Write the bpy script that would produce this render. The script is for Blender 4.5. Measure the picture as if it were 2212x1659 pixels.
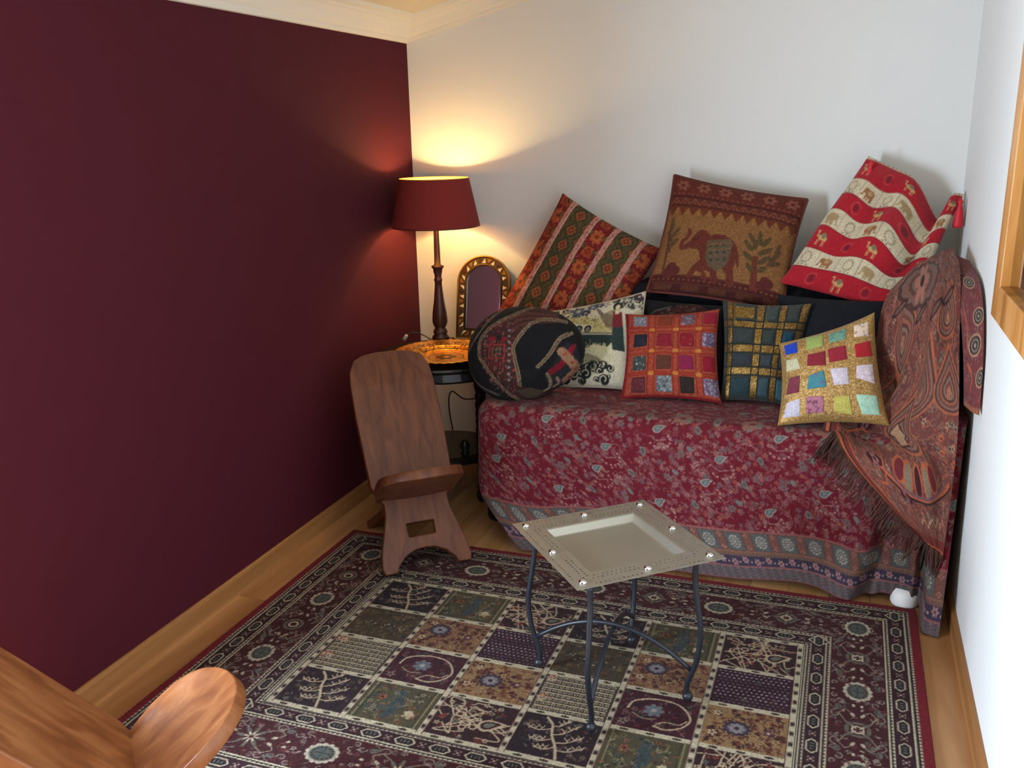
import bpy, bmesh, math, random
import numpy as np
from mathutils import Vector, Matrix

PI = math.pi
sc = bpy.context.scene
for o in list(bpy.data.objects):
    bpy.data.objects.remove(o)
COL = sc.collection

# ------------------------------------------------------------------ camera
RIGHT = (0.9394, 0.3422, -0.0208); UP = (-0.0724, 0.2574, 0.9636); FWD = (-0.3351, 0.9037, -0.2666)
cam = bpy.data.cameras.new('camera'); cam.sensor_width = 36; cam.sensor_fit = 'HORIZONTAL'
cam.lens = 1960.4 / 2212 * 36; cam.clip_start = 0.02
camo = bpy.data.objects.new('camera', cam); COL.objects.link(camo)
m = Matrix((RIGHT, UP, tuple(-c for c in FWD))).transposed().to_4x4()
m.translation = (1.7952, -3.6579, 1.437)
camo.matrix_world = m
sc.camera = camo

# ------------------------------------------------------------------ world, lights, exposure
W = bpy.data.worlds.new('world'); sc.world = W; W.use_nodes = True
W.node_tree.nodes['Background'].inputs[0].default_value = (0.75, 0.88, 1.0, 1)
W.node_tree.nodes['Background'].inputs[1].default_value = 0.6

def area(name, loc, rot, sx, sy, power, col):
    l = bpy.data.lights.new(name, 'AREA'); l.shape = 'RECTANGLE'; l.size = sx; l.size_y = sy
    l.energy = power; l.color = col
    o = bpy.data.objects.new(name, l); COL.objects.link(o); o.location = loc; o.rotation_euler = rot
    return o
# daylight entering through the tall window in the left wall, beside the camera
area('window_left_offscreen', (-0.42, -3.22, 0.78), (0, -PI / 2, 0), 1.25, 1.3, 245, (0.83, 0.98, 1.15))
sc.view_settings.view_transform = 'Standard'
sc.view_settings.look = 'None'
sc.view_settings.exposure = 0.0
sc.view_settings.gamma = 1.0
sc.view_settings.use_curve_mapping = False

# ------------------------------------------------------------------ helpers
def lin(c):
    c = np.asarray(c, float)
    return np.where(c <= 0.04045, c / 12.92, ((np.clip(c, 0, None) + 0.055) / 1.055) ** 2.4)
def L3(r, g, b):
    v = lin(np.array([r, g, b]) / 255.0); return (float(v[0]), float(v[1]), float(v[2]), 1)

def link(o, parent=None, label=None, cat=None, group=None, kind=None):
    COL.objects.link(o)
    if parent is not None: o.parent = parent
    if label: o['label'] = label
    if cat: o['category'] = cat
    if group: o['group'] = group
    if kind: o['kind'] = kind
    return o
def thing(name, label, cat, loc=(0, 0, 0), rz=0, group=None):
    o = bpy.data.objects.new(name, None); o.empty_display_size = 0.05
    o.location = loc; o.rotation_euler = (0, 0, rz)
    return link(o, None, label, cat, group)
def smooth(me):
    me.polygons.foreach_set('use_smooth', np.ones(len(me.polygons), bool))
def obj(name, bm, mat, parent=None, sm=False, **kw):
    me = bpy.data.meshes.new(name)
    bmesh.ops.recalc_face_normals(bm, faces=bm.faces)
    bm.to_mesh(me); bm.free()
    me.materials.append(mat)
    if sm: smooth(me)
    o = bpy.data.objects.new(name, me)
    return link(o, parent, **kw)

def quads_mesh(name, P, F, C, mat, parent=None, **kw):
    """P (n,3) verts, F (m,4) quads, C (n,4) colours"""
    me = bpy.data.meshes.new(name)
    n, mq = len(P), len(F)
    me.vertices.add(n); me.vertices.foreach_set('co', np.ascontiguousarray(P, np.float32).ravel())
    me.loops.add(mq * 4); me.loops.foreach_set('vertex_index', np.ascontiguousarray(F, np.int32).ravel())
    me.polygons.add(mq); me.polygons.foreach_set('loop_start', np.arange(0, mq * 4, 4, dtype=np.int32))
    me.update(calc_edges=True)
    smooth(me)
    if C is not None:
        a = me.color_attributes.new('Col', 'FLOAT_COLOR', 'POINT')
        cc = np.array(C, np.float32).copy(); cc[:, :3] = lin(cc[:, :3] / 255.0)
        a.data.foreach_set('color', cc.ravel())
    me.materials.append(mat)
    o = bpy.data.objects.new(name, me)
    return link(o, parent, **kw)
def gridfaces(nv, nu, off=0, flip=False):
    i = np.arange(nv * nu).reshape(nv, nu)
    q = np.stack([i[:-1, :-1], i[:-1, 1:], i[1:, 1:], i[1:, :-1]], -1).reshape(-1, 4) + off
    return q[:, ::-1] if flip else q

def bx(bm, x0, x1, y0, y1, z0, z1, bev=0.0):
    vs = [bm.verts.new((x, y, z)) for x in (x0, x1) for y in (y0, y1) for z in (z0, z1)]
    f = [(0, 1, 3, 2), (4, 6, 7, 5), (0, 4, 5, 1), (2, 3, 7, 6), (0, 2, 6, 4), (1, 5, 7, 3)]
    fs = [bm.faces.new([vs[i] for i in q]) for q in f]
    if bev > 0:
        es = list({e for fc in fs for e in fc.edges})
        bmesh.ops.bevel(bm, geom=es, offset=bev, segments=2, affect='EDGES', profile=0.5)
def lathe(bm, prof, n=32, c=(0, 0), cap=True):
    rings = []
    for r, z in prof:
        rings.append([bm.verts.new((c[0] + r * math.cos(2 * PI * k / n), c[1] + r * math.sin(2 * PI * k / n), z)) for k in range(n)])
    for a, b in zip(rings, rings[1:]):
        for k in range(n):
            bm.faces.new((a[k], a[(k + 1) % n], b[(k + 1) % n], b[k]))
    if cap:
        bm.faces.new(rings[0][::-1]); bm.faces.new(rings[-1])
def catmull(pts, n):
    P = np.array(pts, float); P = np.vstack([2 * P[0] - P[1], P, 2 * P[-1] - P[-2]])
    out = []
    m_ = len(P) - 3
    for t in np.linspace(0, m_, n):
        i = min(int(t), m_ - 1); f = t - i
        a, b, c, d = P[i:i + 4]
        out.append(0.5 * ((2 * b) + (c - a) * f + (2 * a - 5 * b + 4 * c - d) * f * f + (3 * b - a - 3 * c + d) * f ** 3))
    return np.array(out)
def tube(bm, pts, r, n=8, cap=True):
    pts = [Vector(p) for p in pts]
    rs = r if hasattr(r, '__len__') else [r] * len(pts)
    rings = []; up = Vector((0.31, 0.17, 0.93)).normalized()
    for i, p in enumerate(pts):
        t = (pts[min(i + 1, len(pts) - 1)] - pts[max(i - 1, 0)]).normalized()
        x = t.cross(up)
        if x.length < 1e-3: x = t.cross(Vector((1, 0, 0)))
        x.normalize(); y = t.cross(x)
        rings.append([bm.verts.new(p + (x * math.cos(2 * PI * k / n) + y * math.sin(2 * PI * k / n)) * rs[i]) for k in range(n)])
    for a, b in zip(rings, rings[1:]):
        for k in range(n): bm.faces.new((a[k], a[(k + 1) % n], b[(k + 1) % n], b[k]))
    if cap: bm.faces.new(rings[0][::-1]); bm.faces.new(rings[-1])

# ------------------------------------------------------------------ materials
def mat(name):
    mt = bpy.data.materials.new(name); mt.use_nodes = True
    nt = mt.node_tree; return mt, nt, nt.nodes['Principled BSDF']
def nd(nt, t, **kw):
    n = nt.nodes.new(t)
    for k, v in kw.items(): setattr(n, k, v)
    return n
def noise_bump(nt, b, scale, strength, dist=0.002, detail=3, coord='Object', vec_scale=None):
    tc = nd(nt, 'ShaderNodeTexCoord'); nz = nd(nt, 'ShaderNodeTexNoise'); bp = nd(nt, 'ShaderNodeBump')
    nz.inputs['Scale'].default_value = scale; nz.inputs['Detail'].default_value = detail
    src = tc.outputs[coord]
    if vec_scale:
        mp = nd(nt, 'ShaderNodeMapping'); mp.inputs['Scale'].default_value = vec_scale
        nt.links.new(src, mp.inputs[0]); src = mp.outputs[0]
    nt.links.new(src, nz.inputs['Vector']); nt.links.new(nz.outputs[0], bp.inputs['Height'])
    bp.inputs['Strength'].default_value = strength; bp.inputs['Distance'].default_value = dist
    nt.links.new(bp.outputs[0], b.inputs['Normal'])
    return nz
def plain(name, col, rough=0.6, metal=0.0, bump=None, spec=0.5, var=0.0):
    mt, nt, b = mat(name)
    b.inputs['Base Color'].default_value = col; b.inputs['Roughness'].default_value = rough
    b.inputs['Metallic'].default_value = metal; b.inputs['Specular IOR Level'].default_value = spec
    if bump:
        nz = noise_bump(nt, b, bump[0], bump[1])
    if var:
        tc = nd(nt, 'ShaderNodeTexCoord'); nz = nd(nt, 'ShaderNodeTexNoise'); nz.inputs['Scale'].default_value = 6
        mx = nd(nt, 'ShaderNodeMix', data_type='RGBA', blend_type='MIX')
        mx.inputs[6].default_value = tuple(c * (1 - var) for c in col[:3]) + (1,)
        mx.inputs[7].default_value = tuple(min(1, c * (1 + var)) for c in col[:3]) + (1,)
        nt.links.new(tc.outputs['Object'], nz.inputs['Vector']); nt.links.new(nz.outputs[0], mx.inputs[0])
        nt.links.new(mx.outputs[2], b.inputs['Base Color'])
    return mt
def fabric(name, rough=0.92, bump=0.35, scale=420, sheen=0.15, glitter=False, tint=1.0):
    mt, nt, b = mat(name)
    at = nd(nt, 'ShaderNodeVertexColor', layer_name='Col')
    tc = nd(nt, 'ShaderNodeTexCoord'); nz = nd(nt, 'ShaderNodeTexNoise')
    nz.inputs['Scale'].default_value = scale * 0.6; nz.inputs['Detail'].default_value = 2
    nt.links.new(tc.outputs['Object'], nz.inputs['Vector'])
    mr = nd(nt, 'ShaderNodeMapRange'); mr.inputs[1].default_value = 0.3; mr.inputs[2].default_value = 0.7
    mr.inputs[3].default_value = 0.82 * tint; mr.inputs[4].default_value = 1.12 * tint
    nt.links.new(nz.outputs[0], mr.inputs[0])
    mx = nd(nt, 'ShaderNodeMix', data_type='RGBA', blend_type='MULTIPLY'); mx.inputs[0].default_value = 1
    nt.links.new(at.outputs['Color'], mx.inputs[6]); nt.links.new(mr.outputs[0], mx.inputs[7])
    nt.links.new(mx.outputs[2], b.inputs['Base Color'])
    b.inputs['Roughness'].default_value = rough; b.inputs['Specular IOR Level'].default_value = 0.25
    b.inputs['Sheen Weight'].default_value = sheen; b.inputs['Sheen Roughness'].default_value = 0.5
    n2 = noise_bump(nt, b, scale, bump, 0.0015, 2)
    if glitter:
        n2.inputs['Scale'].default_value = 330
        nt.links.new(at.outputs['Alpha'], b.inputs['Metallic'])
        r2 = nd(nt, 'ShaderNodeMapRange'); r2.inputs[3].default_value = rough; r2.inputs[4].default_value = 0.32
        nt.links.new(at.outputs['Alpha'], r2.inputs[0]); nt.links.new(r2.outputs[0], b.inputs['Roughness'])
    return mt
def wood(name, c1, c2, c3, scale=(14, 14, 1.2), rough=0.45, rnd=0.0, spec=0.4):
    mt, nt, b = mat(name)
    tc = nd(nt, 'ShaderNodeTexCoord'); mp = nd(nt, 'ShaderNodeMapping'); mp.inputs['Scale'].default_value = scale
    nt.links.new(tc.outputs['Object'], mp.inputs[0])
    oi = nd(nt, 'ShaderNodeObjectInfo'); ad = nd(nt, 'ShaderNodeVectorMath', operation='ADD')
    ml = nd(nt, 'ShaderNodeVectorMath', operation='SCALE'); ml.inputs['Scale'].default_value = 37.0
    cb = nd(nt, 'ShaderNodeCombineXYZ')
    for i in range(3): nt.links.new(oi.outputs['Random'], cb.inputs[i])
    nt.links.new(cb.outputs[0], ml.inputs[0]); nt.links.new(mp.outputs[0], ad.inputs[0]); nt.links.new(ml.outputs[0], ad.inputs[1])
    nz = nd(nt, 'ShaderNodeTexNoise'); nz.inputs['Scale'].default_value = 1.0; nz.inputs['Detail'].default_value = 6
    nz.inputs['Distortion'].default_value = 0.6
    nt.links.new(ad.outputs[0], nz.inputs['Vector'])
    cr = nd(nt, 'ShaderNodeValToRGB'); cr.color_ramp.elements[0].position = 0.32; cr.color_ramp.elements[0].color = c1
    cr.color_ramp.elements[1].position = 0.7; cr.color_ramp.elements[1].color = c3
    e = cr.color_ramp.elements.new(0.5); e.color = c2
    nt.links.new(nz.outputs[0], cr.inputs[0])
    out = cr.outputs[0]
    if rnd:
        mr = nd(nt, 'ShaderNodeMapRange'); mr.inputs[3].default_value = 1 - rnd; mr.inputs[4].default_value = 1 + rnd
        nt.links.new(oi.outputs['Random'], mr.inputs[0])
        mx = nd(nt, 'ShaderNodeMix', data_type='RGBA', blend_type='MULTIPLY'); mx.inputs[0].default_value = 1
        nt.links.new(out, mx.inputs[6]); nt.links.new(mr.outputs[0], mx.inputs[7]); out = mx.outputs[2]
    nt.links.new(out, b.inputs['Base Color'])
    b.inputs['Roughness'].default_value = rough; b.inputs['Specular IOR Level'].default_value = spec
    bp = nd(nt, 'ShaderNodeBump'); bp.inputs['Strength'].default_value = 0.12; bp.inputs['Distance'].default_value = 0.002
    nt.links.new(nz.outputs[0], bp.inputs['Height']); nt.links.new(bp.outputs[0], b.inputs['Normal'])
    return mt

M_white = plain('white_wall_paint', L3(226, 227, 224), 0.85, bump=(90, 0.06), spec=0.2)
M_maroon = plain('maroon_wall_paint', L3(77, 25, 38), 0.8, bump=(160, 0.25), spec=0.16, var=0.04)
M_ceiling = plain('ceiling_paint', L3(226, 214, 192), 0.9, spec=0.2)
M_cornice = plain('cornice_plaster', L3(232, 226, 212), 0.8, spec=0.2)
M_floor = wood('honey_oak_floor', L3(148, 102, 62), L3(172, 126, 82), L3(188, 146, 102), (10, 0.9, 10), 0.33, 0.07)
M_skirt = wood('honey_oak_skirting', L3(138, 94, 54), L3(160, 112, 66), L3(178, 130, 82), (12, 0.8, 12), 0.4)
M_sub = plain('dark_subfloor', L3(60, 40, 24), 0.9)
M_oak = wood('golden_oak_frame', L3(150, 98, 46), L3(182, 124, 64), L3(204, 150, 90), (14, 14, 2), 0.4)
M_chair = wood('brown_carved_hardwood', L3(84, 44, 25), L3(100, 55, 32), L3(114, 66, 39), (16, 40, 2.6), 0.45)
M_chair2 = wood('honey_carved_hardwood', L3(120, 70, 40), L3(142, 88, 52), L3(166, 112, 70), (12, 26, 3.4), 0.3)
M_dark = plain('dark_stained_turned_wood', L3(66, 34, 26), 0.35, bump=(40, 0.1))
M_black = plain('black_lacquered_wood', L3(24, 20, 20), 0.35)
M_sofa = plain('navy_black_upholstery', L3(26, 27, 34), 0.95, bump=(500, 0.4), spec=0.2)
M_iron = plain('black_wrought_iron', L3(30, 34, 42), 0.38, bump=(120, 0.15))
M_alu = plain('hammered_aluminium', L3(176, 172, 158), 0.42, 0.85, bump=(300, 0.05), var=0.05)
M_rivet = plain('polished_steel_rivet', L3(225, 228, 230), 0.12, 1.0)
M_foot = plain('white_plastic_foot', L3(235, 235, 232), 0.5)
M_bulbglass = plain('clear_cord_switch', L3(190, 180, 160), 0.3)
M_cord = plain('dark_brown_cord', L3(38, 26, 22), 0.5)

# ------------------------------------------------------------------ room shell
XW, YR, ZL, SL = 2.173, -5.2, 1.895, 0.2443      # width, rear wall, ceiling height at left wall, ceiling slope
def struct(name, bm, m_, parent=None, **kw):
    return obj(name, bm, m_, parent, kind=None if parent else 'structure', **kw)
bm = bmesh.new(); bx(bm, -0.1, XW + 0.1, YR - 0.1, 0.1, -0.06, -0.0035)
floor = struct('floor', bm, M_sub)
random.seed(4)
pw = 0.1216; cols = int(math.ceil(XW / pw))
for c in range(cols):
    y = 0.0 - random.random() * 0.9
    ys = [0.0] + [y - 1.25 * k for k in range(5) if y - 1.25 * k > YR + 0.15] + [YR]
    for a, b in zip(ys, ys[1:]):
        if a - b < 0.05: continue
        x0, x1 = c * pw + 0.0006, min((c + 1) * pw, XW) - 0.0006
        bm = bmesh.new(); bx(bm, -(x1 - x0) / 2, (x1 - x0) / 2, -(a - b) / 2 + 0.0006, (a - b) / 2 - 0.0006, -0.012, 0)
        o = obj('plank', bm, M_floor, floor); o.location = ((x0 + x1) / 2, (a + b) / 2, 0)
def zc(x): return ZL + SL * x
# back wall: solid with sloped top
def prism_xz(bm, pts, y0, y1):
    a = [bm.verts.new((x, y0, z)) for x, z in pts]; b = [bm.verts.new((x, y1, z)) for x, z in pts]
    bm.faces.new(a); bm.faces.new(b[::-1])
    for i in range(len(a)): bm.faces.new((a[i], b[i], b[(i + 1) % len(a)], a[(i + 1) % len(a)]))
bm = bmesh.new(); prism_xz(bm, [(-0.1, 0), (XW + 0.1, 0), (XW + 0.1, zc(XW)), (-0.1, zc(-0.1))], 0, 0.1)
struct('wall_back', bm, M_white)
bm = bmesh.new(); prism_xz(bm, [(-0.1, 0), (XW + 0.1, 0), (XW + 0.1, zc(XW)), (-0.1, zc(-0.1))], YR - 0.1, YR)
struct('wall_rear', bm, M_maroon)  # out of view; maroon picked here to cut light bounced onto the sofa
bm = bmesh.new(); bx(bm, XW, XW + 0.1, YR, 0, 0, zc(XW)); struct('wall_right', bm, M_white)
# left wall: maroon, with a tall window opening beside the camera (y -3.90 .. -2.54)
WT = 0.38                                            # wall depth added so the reveal keeps window light off the left side
WY0, WY1, WZ0, WZ1 = -3.90, -2.54, 0.10, 1.45
bm = bmesh.new()
bx(bm, -WT, 0, WY1, 0, 0, zc(0)); bx(bm, -WT, 0, YR, WY0, 0, zc(0))
bx(bm, -WT, 0, WY0, WY1, 0, WZ0); bx(bm, -WT, 0, WY0, WY1, WZ1, zc(0))
struct('wall_left', bm, M_maroon)
bm = bmesh.new()
bx(bm, -0.36, -0.31, WY0, WY1, WZ0, WZ0 + 0.05); bx(bm, -0.36, -0.31, WY0, WY1, WZ1 - 0.05, WZ1)
bx(bm, -0.36, -0.31, WY0, WY0 + 0.05, WZ0 + 0.05, WZ1 - 0.05); bx(bm, -0.36, -0.31, WY1 - 0.05, WY1, WZ0 + 0.05, WZ1 - 0.05)
struct('window_1', bm, M_foot)
bm = bmesh.new(); prism_xz(bm, [(-0.1, zc(-0.1)), (XW + 0.1, zc(XW + 0.1)), (XW + 0.1, zc(XW + 0.1) + 0.08), (-0.1, zc(-0.1) + 0.08)], YR - 0.1, 0.1)
struct('ceiling', bm, M_ceiling)
# skirting boards
HB = 0.067
bm = bmesh.new()
prof = [(0, 0), (0.013, 0), (0.013, HB - 0.009), (0.009, HB - 0.002), (0.006, HB), (0, HB)]
prism_xz(bm, prof, YR, 0); struct('baseboard_left', bm, M_skirt)
bm = bmesh.new(); prism_xz(bm, [(XW - x, z) for x, z in prof], YR, 0); struct('baseboard_right', bm, M_skirt)
bm = bmesh.new()
a = [bm.verts.new((0.013, -x, z)) for x, z in prof]; b = [bm.verts.new((XW - 0.013, -x, z)) for x, z in prof]
bm.faces.new(a); bm.faces.new(b[::-1])
for i in range(len(a)): bm.faces.new((a[i], b[i], b[(i + 1) % len(a)], a[(i + 1) % len(a)]))
struct('baseboard_back', bm, M_skirt)
# plaster cornice: (out, down from ceiling)
cp = [(0, 0.088), (0.008, 0.088), (0.012, 0.076), (0.012, 0.070), (0.020, 0.062), (0.030, 0.040), (0.044, 0.024), (0.050, 0.024),
      (0.054, 0.016), (0.070, 0.012), (0.074, 0.0), (0.074, -0.02), (0, -0.02)]
bm = bmesh.new()
a = [bm.verts.new((o_, 0, zc(o_) - d)) for o_, d in cp]; b = [bm.verts.new((o_, YR, zc(o_) - d)) for o_, d in cp]
bm.faces.new(a); bm.faces.new(b[::-1])
for i in range(len(a)): bm.faces.new((a[i], b[i], b[(i + 1) % len(a)], a[(i + 1) % len(a)]))
struct('trim_1', bm, M_cornice)
bm = bmesh.new()
a = [bm.verts.new((0, -o_, zc(0) - d)) for o_, d in cp]; b = [bm.verts.new((XW, -o_, zc(XW) - d)) for o_, d in cp]
bm.faces.new(a); bm.faces.new(b[::-1])
for i in range(len(a)): bm.faces.new((a[i], b[i], b[(i + 1) % len(a)], a[(i + 1) % len(a)]))
struct('trim_2', bm, M_cornice)

# ------------------------------------------------------------------ woven-pattern canvas
class Cv:
    """small painter: colours of a weave, evaluated on the vertices of a dense cloth mesh (x right, y up)"""
    def __init__(s, w, h, nx, ny, bg, H=None):
        s.w, s.h, s.nx, s.ny = w, h, nx * 2, ny * 2
        s.A = np.zeros((s.ny, s.nx, 4)); s.A[..., :3] = bg[:3]; s.A[..., 3] = bg[3] if len(bg) > 3 else 0
        s.H = H; s.clip = None
    def T(s, p):
        p = np.array(p, float).reshape(-1, 2)
        return s.H(p) if s.H is not None else p
    def box(s, x0, x1, y0, y1):
        if s.clip: x0, x1, y0, y1 = max(x0, s.clip[0]), min(x1, s.clip[1]), max(y0, s.clip[2]), min(y1, s.clip[3])
        if x1 < x0 or y1 < y0: return None
        i0 = max(0, int(x0 / s.w * s.nx) - 1); i1 = min(s.nx, int(x1 / s.w * s.nx) + 2)
        j0 = max(0, int(y0 / s.h * s.ny) - 1); j1 = min(s.ny, int(y1 / s.h * s.ny) + 2)
        if i1 <= i0 or j1 <= j0: return None
        X, Y = np.meshgrid((np.arange(i0, i1) + .5) * s.w / s.nx, (np.arange(j0, j1) + .5) * s.h / s.ny)
        return X, Y, s.A[j0:j1, i0:i1]
    def put(s, V, m_, c):
        V[m_, :3] = c[:3]; V[m_, 3] = c[3] if len(c) > 3 else 0
    def poly(s, pts, c, tr=True):
        p = s.T(pts) if tr else np.array(pts, float)
        r = s.box(p[:, 0].min(), p[:, 0].max(), p[:, 1].min(), p[:, 1].max())
        if r is None: return
        X, Y, V = r; ins = np.zeros(X.shape, bool)
        for (xa, ya), (xb, yb) in zip(p, np.roll(p, -1, 0)):
            if ya == yb: continue
            k = ((ya > Y) != (yb > Y)) & (X < (xb - xa) * (Y - ya) / (yb - ya) + xa)
            ins ^= k
        s.put(V, ins, c)
    def rect(s, x0, x1, y0, y1, c):
        s.poly([(x0, y0), (x1, y0), (x1, y1), (x0, y1)], c)
    def ell(s, cx, cy, rx, ry, c, rot=0):
        if s.H is not None:
            t = np.linspace(0, 2 * PI, 18, endpoint=False)
            x = rx * np.cos(t); y = ry * np.sin(t)
            return s.poly(np.stack([cx + x * math.cos(rot) - y * math.sin(rot), cy + x * math.sin(rot) + y * math.cos(rot)], 1), c)
        R = max(rx, ry); r = s.box(cx - R, cx + R, cy - R, cy + R)
        if r is None: return
        X, Y, V = r; X = X - cx; Y = Y - cy; cr, sr = math.cos(rot), math.sin(rot)
        s.put(V, ((X * cr + Y * sr) / rx) ** 2 + ((-X * sr + Y * cr) / ry) ** 2 < 1, c)
    def line(s, pts, wd, c, closed=False):
        p = s.T(pts)
        if closed: p = np.vstack([p, p[:1]])
        for a, b in zip(p, p[1:]):
            r = s.box(min(a[0], b[0]) - wd, max(a[0], b[0]) + wd, min(a[1], b[1]) - wd, max(a[1], b[1]) + wd)
            if r is None: continue
            X, Y, V = r; d = b - a; l2 = max(d @ d, 1e-12)
            t = np.clip(((X - a[0]) * d[0] + (Y - a[1]) * d[1]) / l2, 0, 1)
            s.put(V, (X - a[0] - t * d[0]) ** 2 + (Y - a[1] - t * d[1]) ** 2 < (wd / 2) ** 2, c)
    def curve(s, pts, wd, c, n=24, closed=False):
        if closed: pts = list(pts) + [pts[0]]
        s.line(catmull(pts, n), wd, c)
    def flower(s, x, y, r, c, cc=None, n=5, rot=0):
        for k in range(n):
            a = rot + 2 * PI * k / n
            s.ell(x + r * .6 * math.cos(a), y + r * .6 * math.sin(a), r * .45, r * .28, c, a)
        if cc is not None: s.ell(x, y, r * .3, r * .3, cc)
    def tear(s, x, y, sz, rot, c, bend=0.35, k=1.0):
        t = np.linspace(0, 2 * PI, 30, endpoint=False)
        px = np.sin(t) * np.sin(t / 2) ** 1.3 * 0.62 * k; py = -np.cos(t) * 0.5 * (1 if k == 1 else k)
        py = np.where(k == 1, -np.cos(t) * -0.5, py)
        py = np.cos(t) * 0.5 * k
        px = px + bend * (py + .5) ** 2 * .6
        cr, sr = math.cos(rot), math.sin(rot)
        q = np.stack([x + sz * (px * cr - py * sr), y + sz * (px * sr + py * cr)], 1)
        s.poly(q, c); return q
    def paisley(s, x, y, sz, rot, cols, bend=0.35, flip=1):
        k = 1.0
        for c in cols:
            t = np.linspace(0, 2 * PI, 32, endpoint=False)
            px = np.sin(t) * np.sin(t / 2) ** 1.2 * 0.40 * k; py = np.cos(t) * 0.5 * k
            py = py - .12 * (1 - k)
            px = flip * (px + bend * np.clip(py + .2, 0, None) ** 2)
            cr, sr = math.cos(rot), math.sin(rot)
            s.poly(np.stack([x + sz * (px * cr - py * sr), y + sz * (px * sr + py * cr)], 1), c)
            k -= 0.95 / max(len(cols), 4) if len(cols) > 3 else 0.28
    def jitter(s, amt, seed=0, blk=2):
        r = np.random.RandomState(seed)
        n = r.randn(s.ny // blk + 1, s.nx // blk + 1).repeat(blk, 0).repeat(blk, 1)[:s.ny, :s.nx]
        s.A[..., :3] *= (1 + amt * n)[..., None]
    def glit(s, seed=0, cols=((92, 60, 14), (150, 104, 34), (196, 150, 62), (236, 206, 130))):
        """speckle the metallic areas like sequins"""
        r = np.random.RandomState(seed); k = r.rand(s.ny // 2 + 1, s.nx // 2 + 1).repeat(2, 0).repeat(2, 1)[:s.ny, :s.nx]
        idx = np.digitize(k, [.28, .62, .9]); m_ = s.A[..., 3] > .3
        s.A[m_, :3] = .45 * s.A[m_, :3] + .55 * np.array(cols, float)[idx[m_]]
    def out(s):
        return np.clip(s.A.reshape(s.ny // 2, 2, s.nx // 2, 2, 4).mean((1, 3)), 0, 255 * 1.0) if True else None

def homog(src):
    """maps photo-like drawing coordinates of a quad TL,TR,BR,BL to the unit square (x right, y up)"""
    dst = [(0, 1), (1, 1), (1, 0), (0, 0)]
    A = []; B = []
    for (x, y), (u, v) in zip(src, dst):
        A += [[x, y, 1, 0, 0, 0, -u * x, -u * y], [0, 0, 0, x, y, 1, -v * x, -v * y]]; B += [u, v]
    h = np.append(np.linalg.solve(np.array(A, float), np.array(B, float)), 1).reshape(3, 3)
    def f(p):
        q = np.c_[p, np.ones(len(p))] @ h.T
        return q[:, :2] / q[:, 2:]
    return f
RS = np.random.RandomState
def wob(x, y, seed, f=1.0, n=6):
    r = RS(seed); o = 0
    for i in range(n):
        a = r.rand() * 2 * PI; k = f * (0.6 + 1.6 * r.rand())
        o = o + np.sin(k * (x * math.cos(a) + y * math.sin(a)) + r.rand() * 6.28)
    return o / n

M_fab = fabric('woven_cloth', tint=.70, sheen=.02)
M_rug = fabric('rug_pile', bump=0.5, scale=500, sheen=0.05, tint=.54)
M_glit = fabric('sequinned_cloth', rough=0.75, bump=0.7, glitter=True, tint=.78)
M_silk = fabric('soft_printed_cloth', rough=0.85, bump=0.2, scale=600, tint=.57, sheen=.05)
M_print = fabric('cotton_print', rough=0.85, bump=0.2, scale=600, tint=.90)
M_shawl = fabric('fine_wool_shawl', rough=0.9, bump=0.3, scale=600, tint=.73, sheen=.05)

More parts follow.
